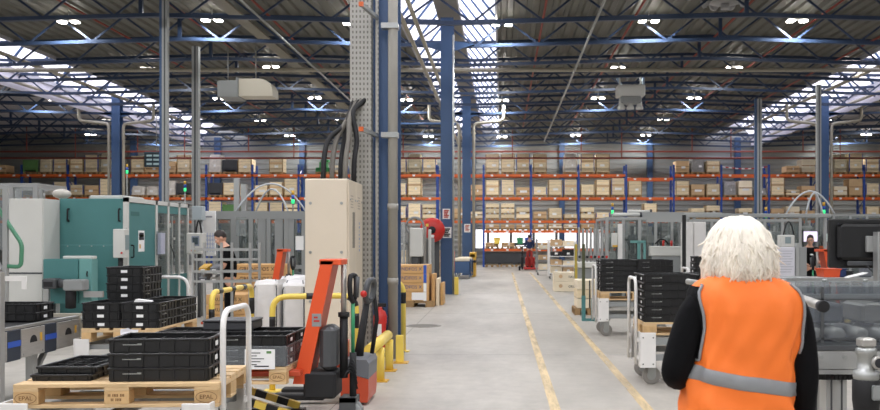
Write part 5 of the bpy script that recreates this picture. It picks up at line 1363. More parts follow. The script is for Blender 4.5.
# green hand rail and aluminium guard at the picture's edge
t = thing('green_handrail', 'green tubular handrail on aluminium stand by the white cabinet', 'handrail', (0, 12.6, 0))
yy = 12.6
hr = fillet([(X(-28, yy), 0, Z(170, yy)), (X(2, yy), 0, Z(214, yy)), (X(22, yy), 0, Z(244, yy)), (X(21, yy), 0, Z(267, yy)), (X(6, yy), 0, Z(266, yy))], 0.07, 5)
MB().tube(hr, 0.028, 12).build('rail', GREENRAIL, t)
MB().box(X(5, yy)-0.02, X(5, yy)+0.04, -0.03, 0.03, 0, Z(186, yy)).build('post', ALUM, t)
MB().box(X(-40, yy), X(5, yy)-0.021, -0.03, 0.03, Z(189, yy), Z(187, yy)).build('top_rail', ALUM, t)
MB().bar((X(-8, yy), 0.0, Z(250, yy)), (X(5, yy)-0.06, 0, Z(270, yy)), 0.05, 0.05).build('brace', ALUM, t)
MB().rbox(X(-8, yy), X(29, yy), -0.06, -0.052, Z(281, yy), Z(276, yy), 0.002).build('white_strip', WHITEP, t)
MB().rbox(X(24, yy), X(29, yy), -0.07, -0.061, Z(289, yy), Z(276, yy), 0.002).build('white_tab', WHITEP, t)
t = thing('guard_top_frame', 'clear guard frame with aluminium posts standing above the white cabinet', 'guard', (0, 18.9, 0))
fm2 = MB(); frame_boxes(fm2, X(-12, 18.9), X(36, 18.9), 0, 1.2, 0.0, Z(183, 18.9), 0.09, 2, 1); fm2.build('guard_frame', ALU, t)
for k in range(2): MB().box(X(-12+24*k, 18.9)+0.05, X(12+24*k, 18.9)-0.05, -0.005, 0.005, 1.4, Z(186, 18.9)).build('guard_panel', CLEAR, t)
t = thing('edge_post', 'aluminium machine post standing beside the tray conveyor', 'post', (X(-1, 8.6), 8.6, 0))
MB().box(-0.035, 0.035, -0.035, 0.035, 0.01, Z(272, 8.6)).build('profile', ALU, t); MB().box(-0.06, 0.06, -0.06, 0.06, 0, 0.01).build('foot_plate', ALU, t)
# tray conveyor running back along the hall, steel side plates towards the aisle
XS = -4.6
t = thing('tray_conveyor', 'stainless tray conveyor with blue belt drives', 'conveyor', (XS, 0, 0))
for i, (y0, y1) in enumerate(((7.9, 8.74), (9.0, 9.46), (9.72, 10.22))):
    p = MB().rbox(-0.012, 0.0, y0, y1, 0.47, 0.745, 0.003).build('side_plate', STAIN, t)
    ym = (y0+y1)/2
    MB().prism([(ym-0.07*math.cos(PI*k/8), 0.60+0.07*math.sin(PI*k/8)) for k in range(9)], 'x', 0.0005, 0.003).build('slot', BLACKR, p)
    MB().box(0.0005, 0.003, y1-0.1, y1-0.06, 0.6, 0.68).build('yellow_mark', YELLOWD, p)
    for yy in (y0+0.04, y1-0.04): MB().cyl((0.0005, yy, 0.5), (0.006, yy, 0.5), 0.012, 8).build('bolt', GALV, p)
for i, (y0, y1) in enumerate(((8.75, 8.99), (9.47, 9.71))):
    b = MB().rbox(-0.06, -0.002, y0, y1, 0.46, 0.75, 0.004).build('drive_cover', mat('conveyor dark blue %d' % i, '2A3340', 0.5), t)
    MB().box(-0.0015, 0.001, y0, y1, 0.59, 0.645).build('blue_band', WBLUE, b)
MB().box(-0.70, -0.062, 7.5, 10.2, 0.70, 0.765).build('belt_bed', BLACKR, t)
MB().box(-0.061, -0.013, 7.5, 10.25, 0.752, 0.778).build('aisle_rail', ALU, t); MB().box(-0.76, -0.702, 7.5, 10.25, 0.70, 0.778).build('outer_rail', ALU, t)
MB().rbox(-0.7, 0.02, 10.26, 10.285, 0.47, 0.80, 0.006).build('end_plate', PIPEBEIGE, t)
for k in range(4): MB().cyl((0.045+0.034*k, 10.2, 0.7), (0.045+0.034*k, 10.2, 0.775), 0.016, 8).build('end_roller', GALV, t)
for y in (7.9, 9.35):
    for x in (-0.1, -0.66): MB().box(x-0.04, x+0.04, y, y+0.08, 0.012, 0.699).build('leg', ALU, t); MB().box(x-0.07, x+0.07, y-0.03, y+0.11, 0, 0.012).build('foot_plate', DGREY, t)
MB().bar((-0.1, 9.44, 0.25), (-0.1, 9.9, 0.68), 0.05, 0.04).build('leg_brace', ALU, t)
for k in range(2):
    tray('%s black tray on the stainless conveyor' % ('lower', 'upper')[k], (XS-0.42, 9.72, 0.779+HT*k), 0)
# ---- operator panel, document board, guarded cells, work bench
y0 = 19.4
t = thing('operator_panel', 'beige operator panel with small screen on a stand', 'control panel', (X(196, y0), y0, 0))
MB().rbox(-0.17, 0.15, -0.1, 0.2, Z(254, y0), Z(233, y0), 0.015).build('box', OFFW, t)
MB().rbox(-0.06, 0.1, -0.108, -0.1005, Z(246, y0), Z(236, y0), 0.004).build('bezel', mat('panel bezel', '8A93A2', 0.5), t); MB().box(-0.035, 0.075, -0.112, -0.109, Z(244.5, y0), Z(237.5, y0)).build('screen', mat('dark screen', '48565C', 0.2), t)
for k, m in enumerate((RED, YELLOW, GALV)): MB().cyl((-0.05+0.06*k, -0.1005, Z(250.5, y0)), (-0.05+0.06*k, -0.125, Z(250.5, y0)), 0.016, 10).build('push_button', m, t)
MB().cyl((0.05, 0.05, 0.0), (0.05, 0.05, Z(254, y0)), 0.035, 10).build('stand', DGREY, t)
MB().tube(arc_path((-0.02, 0.05, Z(234, y0)), (0.1, 0.05, Z(234, y0)), 0.28, 8), 0.018, 6).build('cable_loop', BLACKR, t)
MB().rbox(X(191, 19.6)-X(196, y0), X(201, 19.6)-X(196, y0), 0.25, 0.5, Z(220, 19.6), Z(206, 19.6), 0.01).build('junction_box', mat('grey blue box', 'A9B4B8', 0.5), t)
MB().cyl((0.0, 0.37, 0.0), (0.0, 0.37, Z(220, 19.6)), 0.03, 8).build('rear_stand', GREYP, t)
y0 = 20.2
t = thing('document_board', 'white document board with blue diagrams behind the operator panel', 'board', (X(209, y0), y0, 0))
MB().rbox(X(203, y0)-X(209, y0), X(215.5, y0)-X(209, y0), 0, 0.04, Z(256, y0), Z(211, y0), 0.006).build('board', PAPER, t)
pr = MB()
for k in range(4): pr.box(-0.1+0.06*k, -0.09+0.06*k, -0.004, -0.001, Z(252, y0), Z(233, y0)); pr.box(-0.1, 0.12, -0.004, -0.001, Z(236+4*k, y0)-0.006, Z(236+4*k, y0)+0.006)
pr.build('diagram', mat('blue diagram', '8FA0CC', 0.6), t)
MB().box(-0.07, 0.07, -0.004, -0.001, Z(217.6, y0), Z(216, y0)).build('heading_print', mat('grey print', '8C8C94', 0.6), t)
for x in (-0.1, 0.1): MB().box(x-0.02, x+0.02, 0.0, 0.04, 0, Z(256, y0)).build('leg', ALUM, t)
y0 = 21.0
t = thing('guarded_cell', 'grey guarded machine cell behind the bearded person', 'machine', (0, y0, 0))
gz = Z(212, y0)
enclosure(t, X(216, y0), X(304, y0), 0, 2.6, 0.06, gz, 0.09, 5, 2, (1.0,), GLASSD, GREYP)
MB().box(X(216, y0), X(304, y0), -0.04, 0.05, gz-0.16, gz+0.02).build('header_beam', GREYP, t)
for u in (235, 262, 279, 290): MB().box(X(u, y0)-0.09, X(u, y0)+0.09, -0.03, 0.06, 0.0, gz).build('door_stile', GREYP, t)
MB().rbox(X(218, y0), X(302, y0), 0.1, 2.5, 0.06, 0.85, 0.01).build('machine_bed', GREYP, t)
innards(t, X(220, y0), X(300, y0), 0.15, 1.3, 0.86, gz-0.1, 10, 3)
MB().rbox(X(237, y0), X(247, y0), -0.06, -0.032, Z(236, y0), Z(217, y0), 0.005).build('door_window', CLEAR, t)
MB().box(X(296, y0), X(304, y0), -0.05, -0.045, Z(250, y0), Z(236, y0)).build('wall_sheet', PAPER, t)
t2 = [((X(232, 22), 22.2, gz), (X(302, 22), 22.6, gz), 0.72), ((X(246, 22), 22.8, gz), (X(285, 22), 22.4, gz), 0.6)]
for i, (a, b2, h) in enumerate(t2):
    tag(MB().tube([Vector(a)+Vector((0, 0, 0.01))] + arc_path(a, b2, h, 12)[1:-1] + [Vector(b2)+Vector((0, 0, 0.01))], 0.02, 8).build('air_hose', mat('pale hose %d' % i, 'C8CCD0', 0.4), None), '%s pale hose arching above the guarded cell behind the bearded person' % ('large', 'small')[i], 'hose')
for i, u in enumerate((237, 244)):
    o = MB().box(-0.06, 0.06, -0.06, 0.06, 0.0, (0.85, 0.7)[i]).build('chimney_profile', ALU, t, (X(u, 22.4), 1.4, gz))
signal_lamp('signal tower on the guarded cell behind the bearded person', X(291, 21.4), 21.6, gz+0.002, Z(190, 21.4))
signal_lamp('signal tower beyond the teal machine by the tall service post', X(127, 30), 30.0, 0, Z(164, 30))
signal_lamp('signal tower behind the teal glass doors', X(185, 27.5), 27.5, 0, Z(181, 27.5))
# tubular work bench with shelves
y0 = 14.2
t = thing('work_bench', 'aluminium flow rack work bench with parts in front of the bearded person', 'work bench', (0, y0, 0))
bm2 = MB(); bx0, bx1 = X(193, y0), X(250, y0)
for x in (bx0, (bx0+bx1)/2, bx1):
    for y in (0, 0.55): bm2.cb((x, y, 0.78), (0.035, 0.035, 1.56))
bm2.build('uprights_frame', ALU, t)
for k, v in enumerate((249, 259, 271, 281)):
    z = Z(v, y0)
    MB().box(bx0, bx1, -0.045, -0.019, z-0.022, z+0.012).box(bx0, bx1, 0.57, 0.595, z-0.022, z+0.0).box(bx0, bx1, 0.12, 0.14, z-0.03, z-0.02).box(bx0, bx1, 0.42, 0.44, z-0.03, z-0.02).build('shelf', ALU, t)
r = random.Random(9)
for k, v in enumerate((271, 281)):
    for j in range(2):
        x = bx0+0.1+0.17*j; z = Z(v, y0)-0.019
        m = (YELLOWD, GREYBIN, STAIN, WHITEP)[(j+k) % 4]
        b = thing('parts_bin', '%s parts bin on the flow rack work bench, %s shelf, %s from the operator panel' % (('yellow', 'grey', 'steel', 'white')[(j+k) % 4], ('middle', 'lower')[k], ORD[j]), 'bin', (x, y0+0.15, z+0.001), 0, 'parts bins on the work bench')
        MB().prism([(0, 0), (0.28, 0), (0.28, 0.12), (0.0, 0.06)], 'x', -0.06, 0.06).build('body', m, b)
        MB().box(-0.03, 0.03, -0.004, -0.001, 0.01, 0.04).build('label_plate', PAPER, b)
# printed crates behind the bench
for i in range(5):
    z0 = 0.15+0.195*i
    t = thing('printed_crate', 'flat wooden crate with dark print behind the bearded person, %s from bottom' % ORD[i], 'crate', (X(262, 18.5), 18.5, z0), 0, 'printed crates behind the work bench')
    MB().rbox(-0.65, 0.42, 0, 0.8, 0, 0.188, 0.006).build('body', CRATE2, t)
    text('GRUNDFOS X', 0.11, INK, t, (-0.1, -0.002, 0.095))
small_pallet(X(262, 18.5)-0.1, 18.5, 0.001, 'wooden pallet under the dark-printed crates').scale = (1.3, 0.85, 1)
for i in range(3):
    z0 = 0.15+0.175*i
    t = thing('printed_crate', 'flat wooden crate with print behind the second guard hoop, %s from bottom' % ORD[i], 'crate', (X(226, 16.0), 16.0, z0), 0, 'printed crates behind the guard hoop')
    MB().rbox(-0.34, 0.32, 0, 0.8, 0, 0.168, 0.006).build('body', CRATE2, t)
    text('GRUNDFOS X', 0.085, INK, t, (0.0, -0.002, 0.085))
small_pallet(X(226, 16.0), 16.0, 0.001, 'wooden pallet under printed crates behind the guard hoop').scale = (0.85, 0.85, 1)
high_lifter('orange high-lift pallet truck parked in front of the dark-printed crates', (X(268, 17.3), 17.3, 0), 0, 0.12, True)
# ---- small machine and desk behind the aisle crates
t = thing('test_station', 'white test station with control unit behind the aisle crates', 'machine', (0, 25.2, 0))
m = MB(); frame_boxes(m, X(397, 25.2), X(404, 25.2), 0, 0.8, 0, Z(222, 25.2), 0.05, 1, 1, (0.9, 1.5)); m.build('frame', ALU, t)
MB().box(X(397, 25.2)+0.03, X(404, 25.2)-0.03, -0.004, 0.004, 0.93, Z(224, 25.2)).build('panel', CLEAR, t)
MB().rbox(X(408, 25.2), X(424, 25.2), 0.1, 0.6, 0, 0.85, 0.02).build('desk', GREYP, t)
MB().rbox(X(409, 25.2), X(422, 25.2), 0.15, 0.5, 1.15, Z(228, 25.2), 0.02).build('control_unit', OFFW, t)
MB().rbox(X(411, 25.2), X(418, 25.2), 0.2, 0.45, 0.85, 1.15, 0.02).build('neck', DGREY, t)
MB().tube([(X(413, 25.2)+0.24*math.cos(2*PI*k/20), 0.55, Z(226, 25.2)+0.24*math.sin(2*PI*k/20)) for k in range(21)], 0.03, 6).build('hose_ring', GREYP, t)
MB().rbox(X(405, 25.2), X(432, 25.2), 0.85, 0.95, 0.0, Z(238, 25.2), 0.02).build('rear_panel', GREYP, t)
for k in range(5): MB().rbox(X(406+5*k, 25.2), X(409+5*k, 25.2), 0.7, 0.84, 0.9, Z(226+3*(k % 3), 25.2), 0.02).build('valve_unit', (STAIN, OFFW, DGREY)[k % 3], t)
# ---- monitor side: tube magazine, guarded lines
y0 = 22.1
t = thing('tube_magazine', 'magazine of grey upright tubes on a low machine bed', 'machine', (0, y0, 0))
MB().rbox(X(577, y0), X(611, y0), 0, 0.9, 0.0, Z(268, y0), 0.02).build('machine_bed', GREYP, t)
MB().rbox(X(577, y0), X(611, y0), -0.05, 0.95, Z(268, y0), Z(262, y0), 0.02).build('bed_top', OFFW, t)
for k in range(8):
    x = X(580+3.9*k, y0)
    c = MB().rbox(x-0.027, x+0.027, 0.2, 0.3, Z(262, y0)+0.001, Z(227+(k % 3)*1.3, y0), 0.012).build('upright_tube', ALUM, t)
    MB().cyl((x, 0.19, Z(257, y0)), (x, 0.1, Z(257, y0)), 0.03, 8).build('red_coupling', RED if k % 2 else BLACKR, c)
y0 = 23.2; gz = Z(213, y0)
t = thing('guarded_line', 'grey guarded assembly line with white cylinders on top', 'machine', (0, y0, 0))
enclosure(t, X(607, y0), X(688, y0), 0, 2.4, 0.06, gz-0.1, 0.07, 5, 2, (0.95,), GLASSD, ALUM)
MB().rbox(X(609, y0), X(686, y0), 0.1, 2.3, 0.06, 0.85, 0.01).build('machine_bed', GREYP, t)
innards(t, X(612, y0), X(684, y0), 0.15, 1.2, 0.86, gz-0.2, 11, 5)
MB().box(X(617.5, y0), X(622, y0), -0.09, -0.04, 0.3, Z(224, y0)).build('white_column', WHITEP, t)
MB().rbox(X(611, y0), X(617, y0), -0.12, -0.045, Z(247, y0), Z(233, y0), 0.01).build('valve_block', OFFW, t)
MB().box(X(612, y0), X(617, y0), -0.125, -0.121, Z(247, y0), Z(245, y0)).build('yellow_mark', YELLOWD, t)
for k, (u0, u1, v) in enumerate(((614, 641, 214.5), (617, 641, 219), (632, 655, 211))):
    MB().tube([(X(u0, y0), 0.2+0.3*k, Z(v, y0)), (X(u1, y0), 0.2+0.3*k, Z(v, y0))], 0.05, 12).tube([(X(u1, y0), 0.2+0.3*k, Z(v, y0)), (X(u1, y0)+0.05, 0.2+0.3*k, Z(v, y0))], 0.07, 12, 1).build('air_cylinder', [OFFW, DGREY], t)
tf = MB(); tf.box(X(637, y0), X(640, y0), -0.06, -0.045, 0.6, Z(242, y0)).box(X(643, y0), X(645.5, y0), -0.06, -0.045, 0.6, Z(242, y0)).box(X(630, y0), X(645.5, y0), -0.06, -0.045, Z(243, y0), Z(240.5, y0))
tf.build('teal_frame', TEALL, t)
MB().rbox(X(648, y0), X(682, y0), -0.3, -0.05, Z(256, y0), Z(246, y0), 0.02).build('white_console', OFFW, t)
MB().box(X(650, y0), X(680, y0), -0.28, -0.07, 0.0, Z(256, y0)).build('console_base', GREYP, t)
for u in (662, 670): MB().cyl((X(u, y0), -0.2, Z(246, y0)), (X(u, y0), -0.2, Z(243, y0)+0.06), 0.03, 8).build('red_lamp', RED, t)
MB().tube(arc_path((X(655, y0), -0.05, 1.5), (X(668, y0), -0.05, 1.5), 0.12, 8), 0.02, 6).build('cable_loop', BLACKR, t)
MB().box(X(640, y0), X(725, y0), 0.3, 0.42, gz-0.1, gz+0.03).build('top_beam', ALUM, t)
signal_lamp('signal tower behind the white cylinders of the guarded line', X(612.5, 26.5), 26.5, 0, Z(203, 26.5))
y0 = 21.4; gz = Z(219, y0)
t = thing('guarded_line', 'long grey guarded assembly line behind the blonde person', 'machine', (0, y0, 0))
enclosure(t, X(694, y0), X(800, y0), 0, 1.7, 0.06, gz, 0.06, 6, 2, (0.95,), GLASSD, ALUM)
MB().rbox(X(696, y0), X(798, y0), 0.1, 1.6, 0.06, 0.85, 0.01).build('machine_bed', GREYP, t)
innards(t, X(700, y0), X(798, y0), 0.15, 1.1, 0.86, gz-0.15, 12, 8)
MB().box(X(650, y0), X(694, y0)-0.04, 0.5, 0.6, gz-0.06, gz+0.02).build('cable_beam', ALUM, t)
MB().rbox(X(690, y0), X(840, y0), 0.6, 0.75, gz+0.05, gz+0.14, 0.01).build('top_duct', ALUM, t)
for u in (700, 745, 790, 835): MB().box(X(u, y0)-0.03, X(u, y0)+0.03, 0.62, 0.7, 0.06 if u == 835 else gz, gz+0.05).build('duct_support', ALUM, t)
y0 = 24.8; gz = Z(214, y0)
t = thing('guarded_line', 'grey guarded line with lit screens behind the person in glasses', 'machine', (0, y0, 0))
enclosure(t, X(800, y0), X(900, y0), 0, 2.2, 0.06, gz, 0.06, 6, 2, (0.95,), GLASSD, ALUM)
MB().rbox(X(802, y0), X(898, y0), 0.1, 2.1, 0.06, 0.85, 0.01).build('machine_bed', GREYP, t)
innards(t, X(804, y0), X(896, y0), 0.2, 1.3, 0.86, gz-0.15, 11, 12)
for u0, u1, v0, v1, m in ((801.5, 816, 231, 242, 'E9DDF2'), (821, 830, 233, 242, 'CFE6E0')):
    b = MB().rbox(X(u0, y0), X(u1, y0), -0.14, -0.09, Z(v1, y0), Z(v0, y0), 0.008).build('monitor_casing', DGREY, t)
    MB().box(X(u0+.5, y0), X(u1-.5, y0), -0.1445, -0.141, Z(v1-.5, y0), Z(v0+.5, y0)).build('screen', mat('lit screen %s' % m, m, 0.3, emit=0.9), b)
    MB().box((X(u0, y0)+X(u1, y0))/2-0.03, (X(u0, y0)+X(u1, y0))/2+0.03, -0.09, -0.03, 0.9, Z(v1, y0)).build('monitor_stand', GREYP, t)
MB().box(X(819, y0), X(836, y0), -0.4, -0.04, Z(246, y0)-0.06, Z(246, y0)).build('red_tray', RACKORANGE, t)
for i, (a, b2, h) in enumerate((((786, 22.3), (836, 22.4), 0.55), ((806, 22.6), (824, 22.8), 0.5))):
    ya = 22.6; p0 = Vector((X(a[0], ya), ya, Z(219, 21.4)+0.15)); p1 = Vector((X(b2[0], ya), ya+0.1, Z(219, 21.4)+0.15))
    tag(MB().tube(arc_path(p0, p1, h, 12), 0.022, 8).build('air_hose', MATS['pale hose 0']), '%s pale hose arching over the guarded line by the monitor' % ('wide', 'narrow')[i], 'hose')
signal_lamp('signal tower with green light rising behind the black monitor', X(832, 23.8), 24.4, 0, Z(202, 24.4))
signal_lamp('signal tower with green light behind the head of the blonde person', X(766, 26.0), 26.0, 0, Z(207, 26))
y0 = 19.6
t = thing('white_locker', 'plain white cabinet standing beside the head of the blonde person', 'cabinet', (0, y0, 0))
MB().rbox(X(686, y0), X(693.5, y0), 0, 0.6, 0.08, Z(222, y0), 0.01).build('door_panel', WHITEP, t); MB().rbox(X(694, y0), X(706, y0), 0.0, 0.6, 0.08, Z(222, y0), 0.01).build('body', WHITEP, t)
MB().box(X(687, y0), X(705, y0), 0.05, 0.55, 0, 0.08).build('plinth', DGREY, t)
t = thing('black_post', 'slim black post standing behind the tray trolley', 'post', (X(684, 19.0), 19.0, 0))
MB().box(-0.035, 0.035, -0.035, 0.035, 0.01, Z(215, 19.0)).build('profile', BLACK, t); MB().box(-0.07, 0.07, -0.07, 0.07, 0, 0.01).build('foot_plate', BLACK, t)
y0 = 17.6
t = thing('operator_panel', 'white operator panel with small screen beside the blonde hair', 'control panel', (X(787, y0), y0, 0))
MB().rbox(-0.14, 0.12, -0.08, 0.15, Z(247, y0), Z(235, y0), 0.012).build('box', OFFW, t); MB().box(-0.06, 0.05, -0.086, -0.081, Z(243.5, y0), Z(237, y0)).build('screen', SCREENG, t)
MB().cyl((0.0, 0.05, 0), (0.0, 0.05, Z(247, y0)), 0.03, 8).build('stand', GREYP, t)
MB().tube(arc_path((-0.05, 0.06, Z(235, y0)), (0.15, 0.06, Z(235, y0)), 0.25, 8), 0.014, 6).build('cable_loop', BLACKR, t)
y0 = 16.6
t = thing('notice_partition', 'pale partition with pinned white sheets beside the blonde person', 'partition', (0, y0, 0))
MB().rbox(X(757, y0), X(795, y0), 0, 0.05, 0.3, Z(247, y0), 0.006).build('panel', mat('pale lilac panel', 'D4D3DA', 0.5), t)
MB().box(X(795.5, y0), X(799, y0), -0.03, 0.06, 0, Z(243, y0)).build('post', ALUM, t); MB().rbox(X(799.3, y0), X(806.5, y0), -0.02, 0.06, 0, Z(247, y0), 0.006).build('post', GREYP, t)
MB().box(X(757, y0)-0.05, X(757, y0)-0.002, -0.02, 0.06, 0, Z(246, y0)).build('post', ALUM, t)
pr = MB()
for k in range(9): pr.box(X(776, y0), X(793, y0)-0.02*(k % 3), -0.004, -0.001, Z(251+2.6*k, y0)-0.008, Z(251+2.6*k, y0)+0.004)
pr.build('sheet_lines', mat('pale print', 'AFAFB6', 0.6), t)
high_lifter('orange high-lift pallet truck beside the person in glasses', (X(838, 17.3), 17.3, 0), PI, 0.3, True)
t = thing('orange_bin', 'orange plastic bin on the bench under the black monitor', 'bin', (X(832, 12.6), 12.6, Z(277.2, 12.6)))
MB().prism([(-0.1, 0), (0.1, 0), (0.12, 0.1), (-0.12, 0.1)], 'y', 0, 0.3).build('body', ORANGE, t); MB().box(-0.13, 0.13, -0.01, 0.31, 0.1, 0.115).build('rim', ORANGE, t)
t = thing('rear_bench', 'grey bench with papers behind the glazed conveyor', 'work bench', (0, 12.3, 0))
zb = Z(277.2, 12.6)-0.001
MB().rbox(X(768, 12.3), X(900, 12.3), 0, 0.7, zb-0.05, zb, 0.008).build('table_top', GREYP, t)
for u in (771, 835, 897):
    for y in (0.05, 0.62): MB().box(X(u, 12.3)-0.03, X(u, 12.3)+0.03, y, y+0.05, 0, zb-0.05).build('leg', ALUM, t)
for u, m, h in ((843, NAVY, 0.1), (850, BLACK, 0.07), (868, GREYBIN, 0.12)):
    b = thing('small_part', '%s on the bench behind the glazed conveyor' % {843: 'dark blue box', 850: 'black box', 868: 'grey box with lid'}[u], 'box', (X(u, 12.6), 12.6, zb+0.001), 0)
    MB().rbox(-0.05, 0.05, 0, 0.2, 0, h, 0.01).build('body', m, b); MB().rbox(-0.053, 0.053, -0.003, 0.203, h, h+0.015, 0.004).build('lid', m, b)
tag(MB().prism([(-0.12, 0), (0.1, 0.05), (0.14, 0.07), (-0.06, 0.02)], 'y', 0, 0.2).build('loose_paper', PAPER, None, (X(857, 12.35), 12.32, zb+0.002)), 'loose white paper sheet lying on the bench under the monitor', 'paper')
# ---- right-hand glazed conveyor with monitor
y0 = 6.3; tz = Z(346, y0)
gx0, gx1 = X(818, y0), X(960, y0)
t = thing('glazed_conveyor', 'aluminium conveyor with smoked glazed tunnel beside the blonde person', 'conveyor', (0, y0, 0))
MB().box(gx0-0.12, gx1, 0, 0.83, tz-0.03, tz).build('table_plate', DGREY, t)
for k, (za, zb2) in enumerate(((tz-0.155, tz-0.035), (tz-0.19, tz-0.16))):
    for y in (0.0, 0.79): MB().box(gx0-0.1, gx1, y, y+0.04, za, zb2).build('side_rail', ALU, t)
for k in range(6):
    x = gx0+0.02+0.16*k; MB().cyl((x, -0.003, tz-0.075), (x, -0.014, tz-0.075), 0.014, 10).build('rail_bolt', GALV, t)
for x in (gx0+0.16, gx0+0.95):
    for y in (0.1, 0.62):
        lg = MB().box(x-0.07, x+0.07, y, y+0.14, 0.012, tz-0.19)
        for gxx in (-0.035, 0.035): lg.box(x+gxx-0.006, x+gxx+0.006, y-0.003, y-0.0005, 0.012, tz-0.19, 1)
        lg.build('leg', [ALU, DGREY], t); MB().box(x-0.09, x+0.09, y-0.02, y+0.16, 0, 0.012).build('foot_plate', DGREY, t)
ch = MB()
for k in range(26): ch.box(gx0-0.08+0.03*k, gx0-0.056+0.03*k, 0.05, 0.12, tz-0.235, tz-0.2)
ch.build('cable_chain', BLACKR, t)
gz0, gz1 = tz+0.02, Z(285, 6.6)
for (a, b2, c, d) in ((gx0-0.2, gx1, 0.04, 0.05), (gx0-0.2, gx1, 0.78, 0.79)): MB().box(a, b2, c, d, gz0, gz1).build('smoked_panel', SMOKE, t)
MB().box(gx0-0.21, gx0-0.2, 0.04, 0.79, gz0, gz1).build('smoked_panel', SMOKE, t); MB().box(gx0-0.2, gx1, 0.051, 0.78, gz1, gz1+0.008).build('clear_lid', CLEAR, t)
for z in (gz0+0.02, gz1-0.09): MB().box(gx0-0.2, gx1, 0.028, 0.039, z, z+0.012).build('panel_strip', DGREY, t)
MB().box(gx0+0.03, gx0+0.05, 0.028, 0.039, gz0, gz1).build('panel_strip', DGREY, t)
for k in range(7):
    x = gx0+0.05+0.16*k
    MB().lathe([(0.02, 0.0), (0.05, 0.0), (0.05, 0.5), (0.02, 0.5)], (x, 0.2, tz+0.055), 'y', 12).build('roller', STAIN, t)
for k in range(3): MB().rbox(gx0+0.1+0.33*k, gx0+0.3+0.33*k, 0.35, 0.75, tz+0.12, tz+0.26, 0.02).build('workpiece_carrier', (GREYBIN, STAIN, NAVY)[k], t)
MB().box(gx0-0.1, gx1, 0.3, 0.34, tz+0.3, tz+0.33).build('guide_rail', ALU, t)
for k in range(3): MB().cyl((gx0-0.05+0.3*k, 0.6, gz1+0.009), (gx0-0.05+0.3*k, 0.6, gz1+0.03), 0.02, 10).build('lid_knob', GALV, t)
br = MB().tube([(X(688, 7.9), 7.9-y0, Z(281.5, 7.9)), (X(800, 5.35), 5.35-y0, Z(298.5, 5.35))], 0.024, 14).build('push_bar', GALV, t)
MB().tube([(X(800, 5.35), 5.35-y0, Z(298.5, 5.35)), (X(822, 5.0), 5.0-y0, Z(306, 5.0))], 0.026, 14).build('bar_sleeve', STAIN, t)
MB().tube([(X(821, 5.02), 5.02-y0, Z(305.8, 5.02)), (X(824, 4.97), 4.97-y0, Z(306.8, 4.97))], 0.031, 14).build('bar_cap', BLACKR, t)
bx = (X(800, 5.35)+X(688, 7.9))/2; byy = (5.35+7.9)/2 - y0
MB().bar((X(800, 5.35)+0.02, 0.3, Z(290, 6.6)), (gx0-0.05, 0.3, gz1-0.03), 0.03, 0.03).build('bar_bracket', GALV, t)
MB().cyl((1.575, 0.6, 0.0), (1.575, 0.6, 1.27), 0.025, 10).build('bar_stand', GALV, t)
# regulator and motor at the rail
rx, rz = X(871, 5.9), Z(352, 5.9)
t = thing('air_regulator', 'grey and black drive motor with round flange under the glazed conveyor', 'motor', (rx, 5.98, 0))
MB().lathe([(0.075, 0), (0.08, 0.02), (0.08, 0.06), (0.055, 0.07), (0.055, 0.16), (0.065, 0.17), (0.065, 0.2), (0.05, 0.21)], (0, 0, Z(382, 5.9)), 'z', 20).build('flange', GALV, t)
MB().rbox(-0.05, 0.05, -0.05, 0.05, Z(382, 5.9)+0.21, Z(382, 5.9)+0.27, 0.012).build('valve_cap', STAIN, t)
MB().lathe([(0.05, 0), (0.075, 0.02), (0.085, 0.1), (0.085, 0.22), (0.07, 0.24)], (0, 0, Z(418, 5.9)), 'z', 18).build('motor_body', BLACKR, t)
MB().lathe([(0.03, -0.09), (0.042, -0.09), (0.042, -0.02), (0.03, -0.02)], (0.05, 0, Z(363, 5.9)), 'y', 14).build('gauge', STAIN, t)
MB().cyl((0.05, -0.094, Z(363, 5.9)), (0.05, -0.0905, Z(363, 5.9)), 0.03, 14).build('gauge_face', INK, t)
MB().rbox(0.0, 0.1, -0.1, -0.088, Z(400, 5.9), Z(385, 5.9), 0.01).build('terminal_cover', GREYP, t)
MB().cyl((0, 0, 0), (0, 0, Z(418, 5.9)), 0.03, 10).build('support', DGREY, t)
# black monitor seen from behind on an aluminium post
y0 = 7.4
t = thing('monitor', 'large black monitor seen from behind on aluminium post', 'monitor', (0, y0, 0))
mx0, mx1, mz0, mz1 = X(829, y0), X(936, y0), Z(268, y0), Z(219, y0)
MB().rbox(mx0, mx1, -0.01, 0.05, mz0, mz1, 0.01).build('frame', BLACK, t)
MB().rbox(mx0+0.05, mx1-0.05, -0.055, -0.0105, mz0+0.06, mz1-0.035, 0.025).build('rear_shell', BLACK, t)
MB().rbox(mx0+0.12, mx1-0.12, -0.075, -0.056, mz0+0.02, mz0+0.055, 0.006).build('connector_bay', DGREY, t)
MB().rbox(X(862, y0), X(886, y0), -0.1, -0.056, Z(252, y0), Z(236, y0), 0.006).build('mount_plate', ALU, t)
p = MB().box(X(868, y0), X(878, y0), -0.19, -0.101, 0.01, Z(232, y0))
for k in (0.3, 0.7): p.box(X(868+10*k-0.6, y0), X(868+10*k+0.6, y0), -0.194, -0.1905, 0.01, Z(233, y0), 1)
p.build('post', [ALU, DGREY], t); MB().box(X(862, y0), X(884, y0), -0.25, -0.05, 0, 0.01).build('foot_plate', ALU, t)
MB().tube(arc_path((X(862, y0), -0.07, mz0+0.05), (X(880, y0), -0.07, mz0+0.05), -0.08, 8), 0.006, 5).build('cable', DGREY, t)
MB().box(mx0+0.01, mx1-0.01, 0.051, 0.053, mz0+0.01, mz1-0.01).build('screen_glass', INK, t)
y0 = 8.2
t = thing('aluminium_rail', 'long bright aluminium rail passing beneath the black monitor', 'rail', (0, y0, 0))
